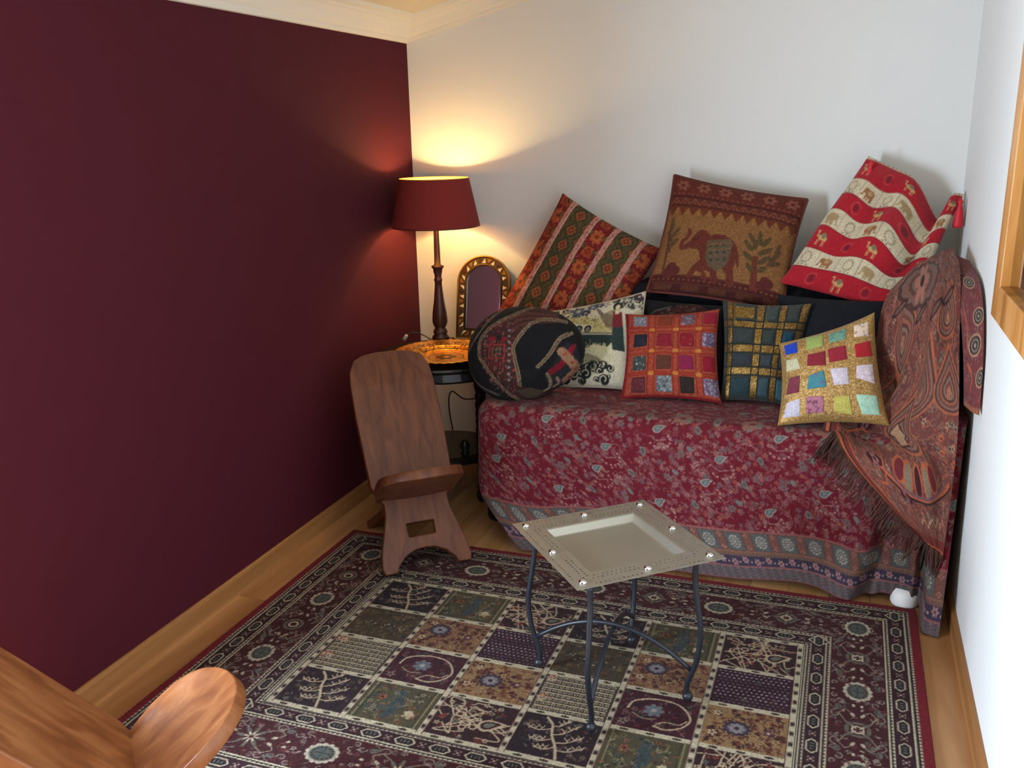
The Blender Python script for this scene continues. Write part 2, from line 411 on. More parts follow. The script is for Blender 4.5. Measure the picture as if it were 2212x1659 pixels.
# ------------------------------------------------------------------ rug
def make_rug():
    X0, X1, Y1 = 0.1275, 2.0775, -0.912; GX0, GW = 0.4535, 0.2169; GY1, GH = -1.226, 0.1756
    Y0 = GY1 - 4 * GH - (Y1 - GY1)
    w, h = X1 - X0, Y1 - Y0; d = 0.0022
    nx, ny = int(w / d), int(h / d)
    red, dk, nv, cr, gg, rs = (132, 18, 32), (70, 15, 21), (38, 20, 28), (212, 200, 170), (112, 118, 104), (150, 74, 48)
    c = Cv(w, h, nx, ny, red)
    def ring(d0, d1, col):
        c.rect(d0, w - d0, d0, h - d0, col)
    ring(0.027, 0, nv)
    for d0, col in ((.027, cr), (.0335, nv), (.038, cr), (.044, (54, 14, 26)), (.088, cr), (.0935, nv), (.097, cr), (.1015, dk),
                    (.241, cr), (.2475, nv), (.2515, cr), (.256, (50, 14, 26)), (.294, cr), (.2985, nv), (.303, cr), (.307, nv), (.3105, cr)):
        ring(d0, 0, col)
    # twisted cord look of the guard lines
    r = RS(3)
    for dd in (.0305, .0305, .092, .246, .298):
        for t in np.arange(dd, max(w, h) - dd, .013):
            for (x, y) in ((t, dd), (t, h - dd), (dd, t), (w - dd, t)):
                if dd - .01 < x < w - dd + .01 and dd - .01 < y < h - dd + .01: c.ell(x, y, .0028, .0022, nv)
    # sides: t along, q from outer edge
    def sides():
        yield w, lambda t, q: (t, q), 0
        yield w, lambda t, q: (t, h - q), 0
        yield h, lambda t, q: (q, t), 1
        yield h, lambda t, q: (w - q, t), 1
    for Ls, mp, sw in sides():
        E = lambda t, q, rt, rq, col, rot=0: c.ell(*mp(t, q), *((rq, rt) if sw else (rt, rq)), col, rot)
        Pl = lambda pts, col: c.poly([mp(*p) for p in pts], col)
        Ln = lambda pts, wd, col: c.line([mp(*p) for p in pts], wd, col)
        for q, per in ((.066, .094), (.275, .094)):
            n = int(round((Ls - 2 * q) / per)); per = (Ls - 2 * q) / n
            for k in range(n + 1):
                t = q + k * per
                hx = [(t - .027, q), (t - .016, q - .0125), (t + .016, q - .0125), (t + .027, q), (t + .016, q + .0125), (t - .016, q + .0125)]
                Pl(hx, nv); Ln(hx + hx[:1], .0042, cr)
                for j in (-.01, 0, .01): E(t + j, q, .002, .006, gg)
                if k < n:
                    t2 = t + per / 2
                    for a in range(4):
                        aa = PI / 4 + a * PI / 2
                        E(t2 + .0085 * math.cos(aa), q + .0085 * math.sin(aa), .004, .003, (150, 120, 110))
                    E(t2, q, .003, .003, cr)
        # main border
        q = .171; n = 4 if sw == 0 else 3; per = (Ls - 2 * q) / n
        for k in range(3 * int((Ls - .22) / .0135)):
            t = .11 + k * .0045 + r.rand() * .008; qq = .108 + r.rand() * .126
            col = [(150, 134, 124), (120, 66, 60), (96, 100, 90), (176, 162, 144), (112, 48, 50), (134, 120, 106)][r.randint(6)]
            a = r.rand() * 6.28
            if r.rand() < .45: E(t, qq, .0062, .003, col, a)
            elif r.rand() < .5:
                th = np.linspace(0, 4, 8); Ln([(t + .008 * math.cos(a + s_) * (1 - s_ * .12), qq + .008 * math.sin(a + s_) * (1 - s_ * .12)) for s_ in th], .0026, col)
            else:
                c.flower(*mp(t, qq), .008, col, dk, 5, a)
        for k in range(n + 1):
            t = q + k * per
            E(t, q, .046, .04, dk)
            for a in range(14):
                aa = a * 2 * PI / 14; E(t + .036 * math.cos(aa), q + .03 * math.sin(aa), .0088, .0075, (204, 194, 170))
            E(t, q, .033, .027, (92, 100, 92)); 
            for a in range(14):
                aa = (a + .5) * 2 * PI / 14; E(t + .026 * math.cos(aa), q + .021 * math.sin(aa), .003, .003, dk)
            Ln([(t - .02, q), (t + .02, q)], .003, (60, 60, 60)); Ln([(t, q - .018), (t, q + .018)], .003, (60, 60, 60))
            if k < n:
                t2 = t + per / 2
                E(t2, q, .045, .04, dk)
                for a in range(8):
                    aa = a * PI / 4; E(t2 + .026 * math.cos(aa), q + .026 * math.sin(aa), .016, .0055, (112, 104, 92), aa if not sw else PI / 2 - aa)
                    E(t2 + .013 * math.cos(aa), q + .013 * math.sin(aa), .008, .003, cr, aa if not sw else PI / 2 - aa)
                for sx in (-1, 1):
                    for sq in (-1, 1):
                        for (ct, cq, cr_, a0) in ((.055, .052, .016, 0), (.088, .050, .017, 1.5), (.115, .044, .013, 3), (.034, .060, .010, 4.2), (.135, .056, .010, .6)):
                            tt = np.linspace(0, 5.4, 12)
                            Ln([(t2 + sx * (ct + cr_ * (1 - s_ * .12) * math.cos(a0 + s_)), q + sq * (cq + cr_ * .9 * (1 - s_ * .12) * math.sin(a0 + s_))) for s_ in tt], .0034, [(150, 144, 132), (120, 112, 104), (134, 96, 88)][int(a0) % 3])
                            E(t2 + sx * ct, q + sq * cq, .004, .004, (112, 60, 58))
                        Ln([(t2 + sx * .03, q + sq * .03), (t2 + sx * .06, q + sq * .045), (t2 + sx * .08, q + sq * .03), (t2 + sx * .07, q + sq * .018)], .003, (160, 146, 126))
                        E(t2 + sx * .06, q + sq * .012, .009, .005, (196, 184, 160), .5 * sx * sq); E(t2 + sx * .085, q + sq * .05, .008, .005, (104, 110, 100))
                        E(t2 + sx * .1, q + sq * .01, .006, .004, (206, 196, 172)); E(t2 + sx * .135, q + sq * .02, .007, .004, (140, 100, 92))
    # field of garden panels
    fx0, fy1 = GX0 - X0, GY1 - Y0
    fx1, fy0 = fx0 + 6 * GW, fy1 - 4 * GH
    b = .0086
    c.rect(fx0 - b, fx1 + b, fy0 - b, fy1 + b, cr)
    layout = ['TOVTOV', 'BFDBFD', 'SPMSPM', 'TOVTOV']
    def scat(n, x0, y0, pw_, ph, cols, rr, seed):
        q = RS(seed)
        for _ in range(n):
            x = x0 + q.rand() * pw_; y = y0 + q.rand() * ph; col = cols[q.randint(len(cols))]; a = q.rand() * 6.28
            k = q.rand()
            if k < .35: c.ell(x, y, rr * (.5 + q.rand()), rr * .4, col, a)
            elif k < .7: c.flower(x, y, rr * 1.3, col, nv, 5, a)
            else: c.line([(x, y), (x + rr * 1.6 * math.cos(a), y + rr * 1.6 * math.sin(a)), (x + rr * 2 * math.cos(a + .8), y + rr * 2 * math.sin(a + .8))], .0028, col)
    for j in range(4):
        for i in range(6):
            t = layout[j][i]; px0 = fx0 + i * GW + b; py1 = fy1 - j * GH - b; pw_ = GW - 2 * b; ph = GH - 2 * b; py0 = py1 - ph
            U = lambda u, v: (px0 + u * pw_, py0 + v * ph)
            sd = 10 * j + i
            bg = {'T': (40, 20, 28), 'O': (84, 76, 52), 'V': (52, 20, 26), 'B': (78, 64, 44), 'F': (146, 108, 76), 'D': (54, 18, 40), 'S': (66, 58, 48), 'P': (66, 14, 30), 'M': (156, 122, 82)}[t]
            c.clip = None; c.rect(px0, px0 + pw_, py0, py1, bg)
            lt = (206, 184, 150); c.clip = (px0 + .003, px0 + pw_ - .003, py0 + .003, py1 - .003)
            if t == 'T':
                scat(60, px0 + .01, py0 + .01, pw_ - .02, ph - .02, [(70, 66, 76), (104, 64, 56), (90, 96, 96), (120, 96, 70), (132, 120, 112)], .006, sd)
                c.curve([U(.62, .02), U(.55, .3), U(.45, .55), U(.4, .8), U(.3, .95)], .007, lt)
                for (p, q_) in (((.57, .22), (.88, .38)), ((.52, .38), (.82, .62)), ((.45, .55), (.72, .86)), ((.55, .28), (.3, .22)), ((.48, .46), (.2, .4)), ((.42, .7), (.12, .66)), ((.41, .76), (.6, .97))):
                    mx = ((p[0] + q_[0]) / 2, (p[1] + q_[1]) / 2 - .06)
                    c.curve([U(*p), U(*mx), U(*q_)], .0042, lt, 10)
                    for f in (.45, .7, .95):
                        x = p[0] + f * (q_[0] - p[0]); y = p[1] + f * (q_[1] - p[1])
                        c.line([U(x, y - .05), U(x + .03, y + .05)], .003, lt); c.line([U(x, y), U(x - .04, y + .05)], .003, lt)
            elif t == 'V':
                for k in range(13):
                    q = RS(sd * 7 + k); x, y = .12 + .76 * q.rand(), .12 + .76 * q.rand()
                    c.curve([U(x, y), U(x + .2 * q.randn(), y + .2 * q.randn()), U(x + .25 * q.randn(), y + .25 * q.randn()), U(q.rand(), q.rand())], .0042, lt)
                scat(60, px0 + .008, py0 + .008, pw_ - .016, ph - .016, [(206, 184, 150), (180, 150, 116), (90, 40, 36), (118, 120, 104), (146, 60, 48)], .0065, sd)
                for (x, y) in ((.3, .6), (.55, .35), (.42, .3)):
                    c.ell(*U(x, y), .011, .01, lt); c.ell(*U(x, y), .007, .006, (70, 24, 28))
                c.paisley(*U(.76, .5), .075, -.9, [lt, (60, 22, 28), (112, 116, 100)], .5)
            elif t == 'O':
                for x in (.06, .1, .9, .94): c.line([U(x, .02), U(x, .98)], .004, (64, 58, 40) if x in (.1, .9) else (150, 140, 100))
                scat(110, px0 + .012, py0 + .01, pw_ - .04, ph - .02, [(60, 60, 48), (136, 122, 78), (80, 52, 40), (72, 84, 90), (150, 92, 56), (156, 148, 116)], .006, sd)
                c.poly([U(.45, .1), U(.56, .2), U(.6, .5), U(.55, .85), U(.46, .9), U(.42, .5)], (66, 76, 76)); scat(24, px0 + .4 * pw_, py0 + .1 * ph, .2 * pw_, .8 * ph, [(86, 98, 100), (54, 62, 66), (110, 104, 80)], .005, sd + 5)
                c.flower(*U(.76, .3), .017, (196, 170, 132), (120, 60, 46)); c.flower(*U(.76, .34), .012, (206, 190, 156), None, 7)
                c.flower(*U(.26, .62), .014, (148, 84, 60), nv); c.flower(*U(.3, .25), .012, (104, 100, 82), nv)
            elif t == 'B':
                scat(150, px0 + .006, py0 + .006, pw_ - .012, ph - .012, [(64, 54, 38), (122, 102, 64), (54, 40, 36), (134, 116, 78), (96, 58, 40)], .006, sd)
                q = RS(sd)
                for k in range(34): c.ell(*U(.15 + .7 * q.rand(), .5 + .12 * q.randn()), .0032, .003, [(40, 36, 46), (190, 178, 150), (70, 80, 92)][k % 3])
            elif t in 'FM':
                scat(230, px0 + .006, py0 + .006, pw_ - .012, ph - .012, [(112, 56, 38), (92, 36, 32), (178, 142, 98), (70, 30, 28), (128, 74, 48), (84, 40, 32)], .0066, sd)
                x, y = (.4, .5) if t == 'M' else (.3, .62)
                c.ell(*U(x, y), .034, .03, bg)
                for k in range(12): a = k * PI / 6; c.ell(U(x, y)[0] + .027 * math.cos(a), U(x, y)[1] + .024 * math.sin(a), .008, .006, (64, 44, 62))
                c.ell(*U(x, y), .024, .02, (96, 92, 104)); c.flower(*U(x, y), .02, (150, 142, 146), (60, 30, 46), 8)
                c.flower(*U(.78, .52), .015, (96, 52, 66), lt); c.flower(*U(.12, .3), .012, lt, (110, 40, 36)); c.flower(*U(.14, .82), .011, lt, (110, 40, 36))
            elif t == 'D':
                for a in range(15):
                    for e in range(11):
                        x, y = .05 + a * .064 + (.03 if e % 2 else 0), .06 + e * .088
                        if x < .97:
                            c.ell(*U(x, y), .0034, .0024, (196, 176, 176) if (e // 2) % 3 else (128, 110, 92), .6 if e % 2 else -.6)
                scat(9, px0 + .02, py0 + .02, pw_ - .04, ph - .04, [(96, 100, 84), (110, 56, 66)], .006, sd)
            elif t == 'S':
                for e in range(8):
                    y = .06 + e * .126
                    c.line([U(.04, y + .045), U(.96, y + .045)], .0045, lt)
                    for a in range(13):
                        x = .06 + a * .074
                        c.ell(*U(x, y - .01), .0056, .0046, (208, 190, 158)); c.ell(*U(x, y - .01), .003, .0028, (44, 30, 32))
                for y in (.35, .9): scat(8, px0 + .004, py0 + y * ph - .012, .03, .024, [(206, 140, 112), (210, 180, 150)], .007, sd)
            elif t == 'P':
                scat(90, px0 + .008, py0 + .008, pw_ - .016, ph - .016, [(110, 52, 56), (86, 84, 76), (134, 96, 92), (40, 20, 40)], .006, sd)
                c.curve([U(.12, .5), U(.18, .72), U(.45, .86), U(.75, .8), U(.92, .5), U(.84, .24), U(.66, .12), U(.5, .16)], .006, lt, 40)
                c.curve([U(.5, .16), U(.62, .3), U(.8, .3), U(.88, .42)], .004, lt, 14)
                c.ell(*U(.45, .55), .03, .026, (96, 30, 44)); c.flower(*U(.45, .55), .026, (112, 122, 128), (180, 174, 164), 7)
                c.curve([U(.2, .4), U(.34, .3), U(.5, .34)], .004, (170, 150, 120), 10); c.flower(*U(.12, .15), .013, (150, 120, 110), nv)
    c.clip = None
    # lattice ribbons: black beads
    for j in range(5):
        y = fy1 - j * GH
        for i in range(6):
            for f in (.2, .5, .8):
                x = fx0 + (i + f) * GW
                for e in (-1, 1): c.ell(x + e * .006, y, .0052, .0034, (52, 38, 32))
                c.ell(x, y, .003, .005, (60, 44, 36))
    for i in range(7):
        x = fx0 + i * GW
        c.line([(x - .0085, fy0), (x - .0085, fy1)], .002, (96, 40, 40)); c.line([(x + .0085, fy0), (x + .0085, fy1)], .002, (96, 40, 40))
        for j in range(4):
            for f in (.16, .38, .62, .84):
                y = fy1 - (j + f) * GH
                c.rect(x - .006, x + .006, y - .0105, y + .0105, (150, 138, 116)); c.ell(x, y, .0052, .0062, (44, 32, 30))
    for (x, y, X_, Y_) in ((fx0, fy0, fx1, fy1),):
        c.line([(x - b, y - b), (X_ + b, y - b), (X_ + b, Y_ + b), (x - b, Y_ + b)], .0025, nv, True)
    c.jitter(.07, 5)
    A = c.out()
    xs = np.linspace(X0, X1, nx); ys = np.linspace(Y0, Y1, ny)
    Xg, Yg = np.meshgrid(xs, ys)
    Z = 0.0105 + .0006 * RS(8).randn(ny, nx) + .0012 * wob(Xg, Yg, 4, 9)
    Z[0] = Z[-1] = 0.0006; Z[:, 0] = Z[:, -1] = 0.0006
    P = np.stack([Xg, Yg, Z], -1).reshape(-1, 3)
    quads_mesh('rug', P, gridfaces(ny, nx), A.reshape(-1, 4), M_rug, label='dark red woven rug with a grid of garden panels and a medallion border', cat='rug')
make_rug()

# ------------------------------------------------------------------ sofa under its covers
def rbox(name, x0, x1, y0, y1, z0, z1, r, parent, m_=M_sofa, seg=4):
    bm = bmesh.new(); vs = [bm.verts.new((x, y, z)) for x in (x0, x1) for y in (y0, y1) for z in (z0, z1)]
    for q in [(0, 1, 3, 2), (4, 6, 7, 5), (0, 4, 5, 1), (2, 3, 7, 6), (0, 2, 6, 4), (1, 5, 7, 3)]: bm.faces.new([vs[i] for i in q])
    bmesh.ops.bevel(bm, geom=list(bm.edges), offset=r, segments=seg, affect='EDGES', profile=0.5)
    return obj(name, bm, m_, parent, sm=True)
sofa = thing('sofa', 'dark navy sofa hidden under patterned throws along the white back wall', 'sofa')
rbox('seat_base', 0.62, 2.15, -0.80, -0.03, 0.055, 0.49, 0.03, sofa)
rbox('backrest', 1.02, 1.96, -0.27, -0.02, 0.45, 0.87, 0.05, sofa)
rbox('armrest', 2.00, 2.16, -0.70, -0.03, 0.06, 0.86, 0.06, sofa)
rbox('arm_front', 2.01, 2.16, -0.87, -0.60, 0.06, 0.60, 0.05, sofa)
for (x, y) in ((0.72, -0.74), (2.043, -0.868), (0.72, -0.1), (2.06, -0.1)):
    bm = bmesh.new(); lathe(bm, [(0.02, 0), (0.037, 0.002), (0.041, 0.012), (0.039, 0.04), (0.03, 0.058)], 24)
    o = obj('foot', bm, M_foot, sofa, sm=True); o.location = (x, y, 0); o['label'] = 'white round foot'

# ------------------------------------------------------------------ bedspread over the seat
def scatter_floral(c, w, h, n, cols, rr, seed, lw=.0024):
    q = RS(seed)
    for _ in range(n):
        x = q.rand() * w; y = q.rand() * h; col = cols[q.randint(len(cols))]; a = q.rand() * 6.28; k = q.rand()
        if k < .4: c.flower(x, y, rr * (.8 + .7 * q.rand()), col, None, 5, a)
        elif k < .65: c.ell(x, y, rr * (.4 + .6 * q.rand()), rr * .38, col, a)
        else:
            c.line([(x + rr * 1.3 * s_ * math.cos(a + s_ * .9), y + rr * 1.3 * s_ * math.sin(a + s_ * .9)) for s_ in (0, .5, 1, 1.5)], lw, col)

def make_spread():
    # canvas: s along the front (x), q = height above the hem measured along the cloth
    LX, LQ = 1.72, 1.0
    nx, ny = 560, 330
    base = (122, 20, 40)
    c = Cv(LX, LQ, nx, ny, base)
    pk = [(156, 92, 94), (140, 68, 74), (162, 106, 100), (126, 100, 100), (176, 126, 118), (136, 60, 58), (150, 96, 100)]
    scatter_floral(c, LX, LQ, 9500, pk, .0074, 2, .0026)
    scatter_floral(c, LX, LQ, 700, [(172, 82, 64), (180, 96, 76)], .006, 5)
    gr = (128, 126, 118)
    for j in range(9):
        for i in range(14):
            x = .03 + i * .125 + (.062 if j % 2 else 0); y = .24 + j * .085
            k = (i + 2 * j) % 3
            if k == 0:
                c.paisley(x, y, .044, -.7, [(176, 162, 150), (96, 110, 112), (140, 140, 134)], .8); c.line([(x - .028, y - .03), (x - .01, y - .045), (x + .02, y - .04)], .0025, (190, 150, 140))
                for a in np.linspace(-2.6, .5, 8): c.ell(x + .036 * math.cos(a), y - .04 + .03 * math.sin(a), .0042, .004, (190, 138, 130))
            elif k == 1: c.ell(x, y, .009, .015, gr, .3); c.ell(x, y, .005, .008, (100, 84, 84), .3)
            else: c.flower(x, y, .014, (126, 108, 104), (150, 60, 66), 6); c.ell(x + .03, y + .02, .008, .012, gr, .6)
    # along the seat edge: big motifs
    for i in range(16):
        x = .05 + i * .108; y = .545
        if i % 2: c.ell(x, y, .013, .03, (150, 130, 120)); c.ell(x, y, .007, .018, (120, 100, 96))
        else: c.flower(x, y, .036, (168, 116, 104), (130, 50, 54), 8); c.ell(x + .02, y - .012, .011, .014, (134, 128, 120))
    # hem borders
    c.rect(0, LX, 0, .165, (114, 86, 76))
    c.rect(0, LX, .16, .168, (168, 100, 96)); c.rect(0, LX, .092, .097, (166, 112, 92)); 
    for i in range(19):
        x = .03 + i * .094
        c.rect(x, x + .056, .1, .157, (104, 106, 104)); c.rect(x + .062, x + .086, .1, .157, (140, 90, 80))
        cx, cy = x + .028, .1285
        for a in range(12): aa = a * PI / 6; c.ell(cx + .017 * math.cos(aa), cy + .019 * math.sin(aa), .0038, .0034, (196, 182, 166))
        for a in range(8): aa = a * PI / 4; c.ell(cx + .009 * math.cos(aa), cy + .01 * math.sin(aa), .0028, .0028, (190, 176, 160))
        c.ell(cx, cy, .004, .004, (210, 196, 176))
        for e in (.108, .15): c.flower(x + .074, e, .008, (192, 140, 120), (130, 50, 50), 4)
    c.rect(0, LX, .046, .08, (72, 60, 82)); c.rect(0, LX, .08, .092, (132, 98, 84))
    for i in range(40):
        x = .02 + i * .043; c.flower(x, .063 + (.004 if i % 2 else -.003), .0125, (186, 142, 140), (110, 60, 76), 6)
        c.ell(x + .02, .06, .003, .003, (196, 176, 170))
    c.rect(0, LX, 0, .046, (110, 96, 96))
    for y in (.008, .018, .027, .037): 
        for i in range(110): c.rect(.004 + i * .0157, .012 + i * .0157, y, y + .0035, (142, 118, 116) if i % 2 else (86, 80, 88))
    c.rect(0, LX, .043, .047, (182, 112, 108)); c.rect(0, LX, 0, .004, (150, 80, 90))
    c.jitter(.06, 3); A = c.out()
    # geometry
    u = np.linspace(0, 1, nx); qv = np.linspace(0, 1.0, ny)        # q: 0 hem .. 1 back of the seat
    UU, QQ = np.meshgrid(u, qv)
    drop = 0.505; R = 0.05
    # plan path of the front edge: left side -> corner -> front -> right wall
    path = catmull([(0.588, -0.60), (0.588, -0.70), (0.60, -0.785), (0.64, -0.825), (0.74, -0.838), (1.0, -0.842), (1.4, -0.842), (1.8, -0.848), (2.0, -0.872), (2.06, -0.882), (2.10, -0.89), (2.155, -0.90)], 900)
    seg = np.r_[0, np.cumsum(np.hypot(*np.diff(path, axis=0).T))]; TL = seg[-1]
    hemtop = drop                                                  # cloth length below the edge
    below = np.clip((hemtop - QQ) / hemtop, 0, 1)                  # 1 at hem, 0 at the edge
    s0 = 0.0 + 0.40 * below ** 1.6                                  # left border runs diagonally towards the hem
    ss = s0 + (TL - s0) * UU
    ex = np.interp(ss, seg, path[:, 0]); ey = np.interp(ss, seg, path[:, 1])
    e = 0.004
    tx = np.interp(np.clip(ss + e, 0, TL), seg, path[:, 0]) - np.interp(np.clip(ss - e, 0, TL), seg, path[:, 0])
    ty = np.interp(np.clip(ss + e, 0, TL), seg, path[:, 1]) - np.interp(np.clip(ss - e, 0, TL), seg, path[:, 1])
    tl = np.hypot(tx, ty) + 1e-9; nxn, nyn = ty / tl, -tx / tl       # outward normal
    # cross profile: distance above edge inward (a) and drop (b)
    arc = R * PI / 2
    k = hemtop - QQ                                                 # + below, - above the edge arc centre
    th = np.clip((k + arc / 2) / arc, 0, 1) * PI / 2                # 0 on top, pi/2 on the front
    inward = np.where(k < -arc / 2, -(k + arc / 2), 0)
    down = np.where(k > arc / 2, k - arc / 2, 0)
    off = R * np.sin(th) - R - inward
    z = 0.512 - R + R * np.cos(th) - down * (0.452 / (hemtop - arc / 2))
    # the right end climbs the front of the armrest
    rise = np.clip((ex - 2.06) / 0.06, 0, 1)
    z = z + rise * 0.09 * (1 - below)
    # folds
    bl = below ** 1.2
    fold = 0.030 * bl * np.sin(ss * 15 + .6 + 1.2 * below) * np.clip((1.0 - ss) / .5, 0.0, 1) \
         + 0.012 * bl * np.sin(ss * 7.5 + 1.0) + 0.012 * bl * np.sin(ss * 21 + 2 * below) * np.clip((ss - 1.2) / .3, 0, 1)
    flare = 0.036 * below ** 1.5 + 0.012 * below ** 3 * np.clip((ss - .9) / .3, 0, 1)
    # deep crease near the right end of the front, cloth tucked back beside it
    cre = np.exp(-((ss - (1.535 + .10 * (1 - below))) / .022) ** 2); roll = np.exp(-((ss - (1.47 + .10 * (1 - below))) / .05) ** 2)
    fold = fold + 0.022 * bl * roll - 0.05 * bl * cre - 0.035 * np.clip((ss - 1.54) / .04, 0, 1) * bl * np.clip((1.69 - ss) / .03, 0, 1)
    cr2 = np.exp(-((ss - 1.69) / .014) ** 2)
    fold = fold - 0.05 * cr2 * np.clip(below * 3, 0, 1)
    fold = fold + 0.085 * bl * np.clip((ss - 1.70) / .02, 0, 1)
    lift = 0.018 * below * np.clip((ss - 1.53) / .05, 0, 1) * np.clip((1.70 - ss) / .03, 0, 1) + 0.012 * below * np.clip(np.sin(ss * 9 + 2.2), 0, 1)
    off2 = off + fold + flare
    X = ex + nxn * off2; Y = ey + nyn * off2
    Z = z + lift - 0.028 * below * np.clip((ss - 1.70) / .03, 0, 1) + 0.004 * wob(X, Y, 6, 14) * (1 - below) + .006
    Y = np.clip(Y, None, -.05); X = np.clip(X, .5, 2.166)
    Z = np.maximum(Z, .004)
    P = np.stack([X, Y, Z], -1).reshape(-1, 3)
    keep = 1.0
    quads_mesh('bedspread', P, gridfaces(ny, nx), A.reshape(-1, 4), M_silk,
               label='crimson paisley bedspread with grey medallion hem draped over the sofa seat', cat='bedspread')
make_spread()

# ------------------------------------------------------------------ cushions
class Cushion:
    def __init__(s, name, corners, T, label, k=0.05, seed=1, wr=0.004, warp=None, pw_=0.5, group=None):
        s.c = np.array(corners, float); s.T = T; s.k = k; s.seed = seed; s.wr = wr; s.warp = warp; s.pw = pw_
        TLc, TRc, BRc, BLc = s.c
        n = np.cross(TRc + BRc - TLc - BLc, BLc + BRc - TLc - TRc); n /= np.linalg.norm(n)
        if n[1] > 0: n = -n
        s.n = n; s.name = name
        s.o = s.c.mean(0); s.o[2] = s.c[:, 2].min()
        s.root = thing(name, label, 'cushion', tuple(s.o), 0, group)
    def pos(s, u, v, side=1, off=0.0):
        """u left-right, v top-bottom"""
        a = 2 * u - 1; b = 2 * v - 1
        a2 = a * (1 - s.k * (1 - b * b)); b2 = b * (1 - s.k * (1 - a * a))
        uu = (.5 + .5 * a2)[..., None]; vv = (.5 + .5 * b2)[..., None]
        TLc, TRc, BRc, BLc = s.c
        P = (TLc * (1 - uu) + TRc * uu) * (1 - vv) + (BLc * (1 - uu) + BRc * uu) * vv
        h = s.T * np.clip((1 - np.abs(a) ** 2.4) * (1 - np.abs(b) ** 2.4), 0, 1) ** s.pw
        env = np.clip((1 - a * a) * (1 - b * b), 0, 1) ** .4
        h = h + s.wr * env * (wob(u, v, s.seed, 16) + .6 * wob(u, v, s.seed + 50, 34))
        P = P + s.n * ((side * np.maximum(h, 0)) + off)[..., None]
        if s.warp is not None: P = P + s.warp(u, v, P)
        P[..., 0] = np.minimum(P[..., 0], 2.166); P[..., 1] = np.minimum(P[..., 1], -.006)
        return P - s.o
    def build(s, A, mat_, back=(60, 20, 26), part='cover', N=None, piping=None):
        ny, nx = A.shape[:2]
        U, V = np.meshgrid(np.linspace(0, 1, nx), np.linspace(1, 0, ny))
        Pf = s.pos(U, V, 1).reshape(-1, 3); n0 = len(Pf)
        st = 3
        iu = np.unique(np.r_[np.arange(0, nx, st), nx - 1]); iv = np.unique(np.r_[np.arange(0, ny, st), ny - 1])
        Pb = s.pos(U[np.ix_(iv, iu)], V[np.ix_(iv, iu)], -1); nb = Pb.shape[:2]
        Cb = np.zeros((nb[0] * nb[1], 4)); Cb[:, :3] = back
        F = np.vstack([gridfaces(ny, nx), gridfaces(nb[0], nb[1], n0, True)])
        o = quads_mesh(part, np.vstack([Pf, Pb.reshape(-1, 3)]), F, np.vstack([A.reshape(-1, 4), Cb]), mat_, s.root)
        if piping:
            t = np.linspace(0, 1, 40); z0, z1 = np.zeros(40), np.ones(40)
            u = np.r_[t, z1, t[::-1], z0]; v = np.r_[z0, t, z1, t[::-1]]
            bm = bmesh.new(); tube(bm, [tuple(p) for p in s.pos(u, v, 1)], piping[0], 6); obj('piping', bm, piping[1], s.root, sm=True)
        return o
    def patch(s, u0, u1, v0, v1, A, mat_, name='patch', th=0.0022, puff=0.003, wobble=.01):
        ny, nx = A.shape[:2]
        q = RS(int(u0 * 997 + v0 * 7919) % 9999)
        U, V = np.meshgrid(np.linspace(u0, u1, nx), np.linspace(v1, v0, ny))
        a = (U - u0) / (u1 - u0); b = (V - v0) / (v1 - v0)
        du = q.randn(4) * wobble * (u1 - u0) * 3; dv = q.randn(4) * wobble * (v1 - v0) * 3
        U = U + du[0] * (1 - a) * (1 - b) + du[1] * a * (1 - b) + du[2] * a * b + du[3] * (1 - a) * b
        V = V + dv[0] * (1 - a) * (1 - b) + dv[1] * a * (1 - b) + dv[2] * a * b + dv[3] * (1 - a) * b
        U = np.clip(U, .004, .996); V = np.clip(V, .004, .996)
        e = np.minimum(np.minimum(a, 1 - a), np.minimum(b, 1 - b))
        off = np.where(e < 1e-6, -.002, th + puff * np.clip(e * 4, 0, 1))
        P = s.pos(U, V, 1, off).reshape(-1, 3)
        return quads_mesh(name, P, gridfaces(ny, nx), A.reshape(-1, 4), mat_, s.root)

def solid_canvas(n, col, seed=0, jit=.1, spots=None, nsp=0, r=.05):
    c = Cv(1, 1, n, n, col)
    q = RS(seed)
    for _ in range(nsp):
        cc = spots[q.randint(len(spots))]; a = q.rand() * 6
        if q.rand() < .5: c.ell(q.rand(), q.rand(), r * (.5 + q.rand()), r * .5, cc, a)
        else:
            x, y = q.rand(2); c.line([(x, y), (x + 2 * r * math.cos(a), y + 2 * r * math.sin(a)), (x + 3 * r * math.cos(a + 1), y + 3 * r * math.sin(a + 1))], r * .5, cc)
    c.jitter(jit, seed + 1); return c.out()

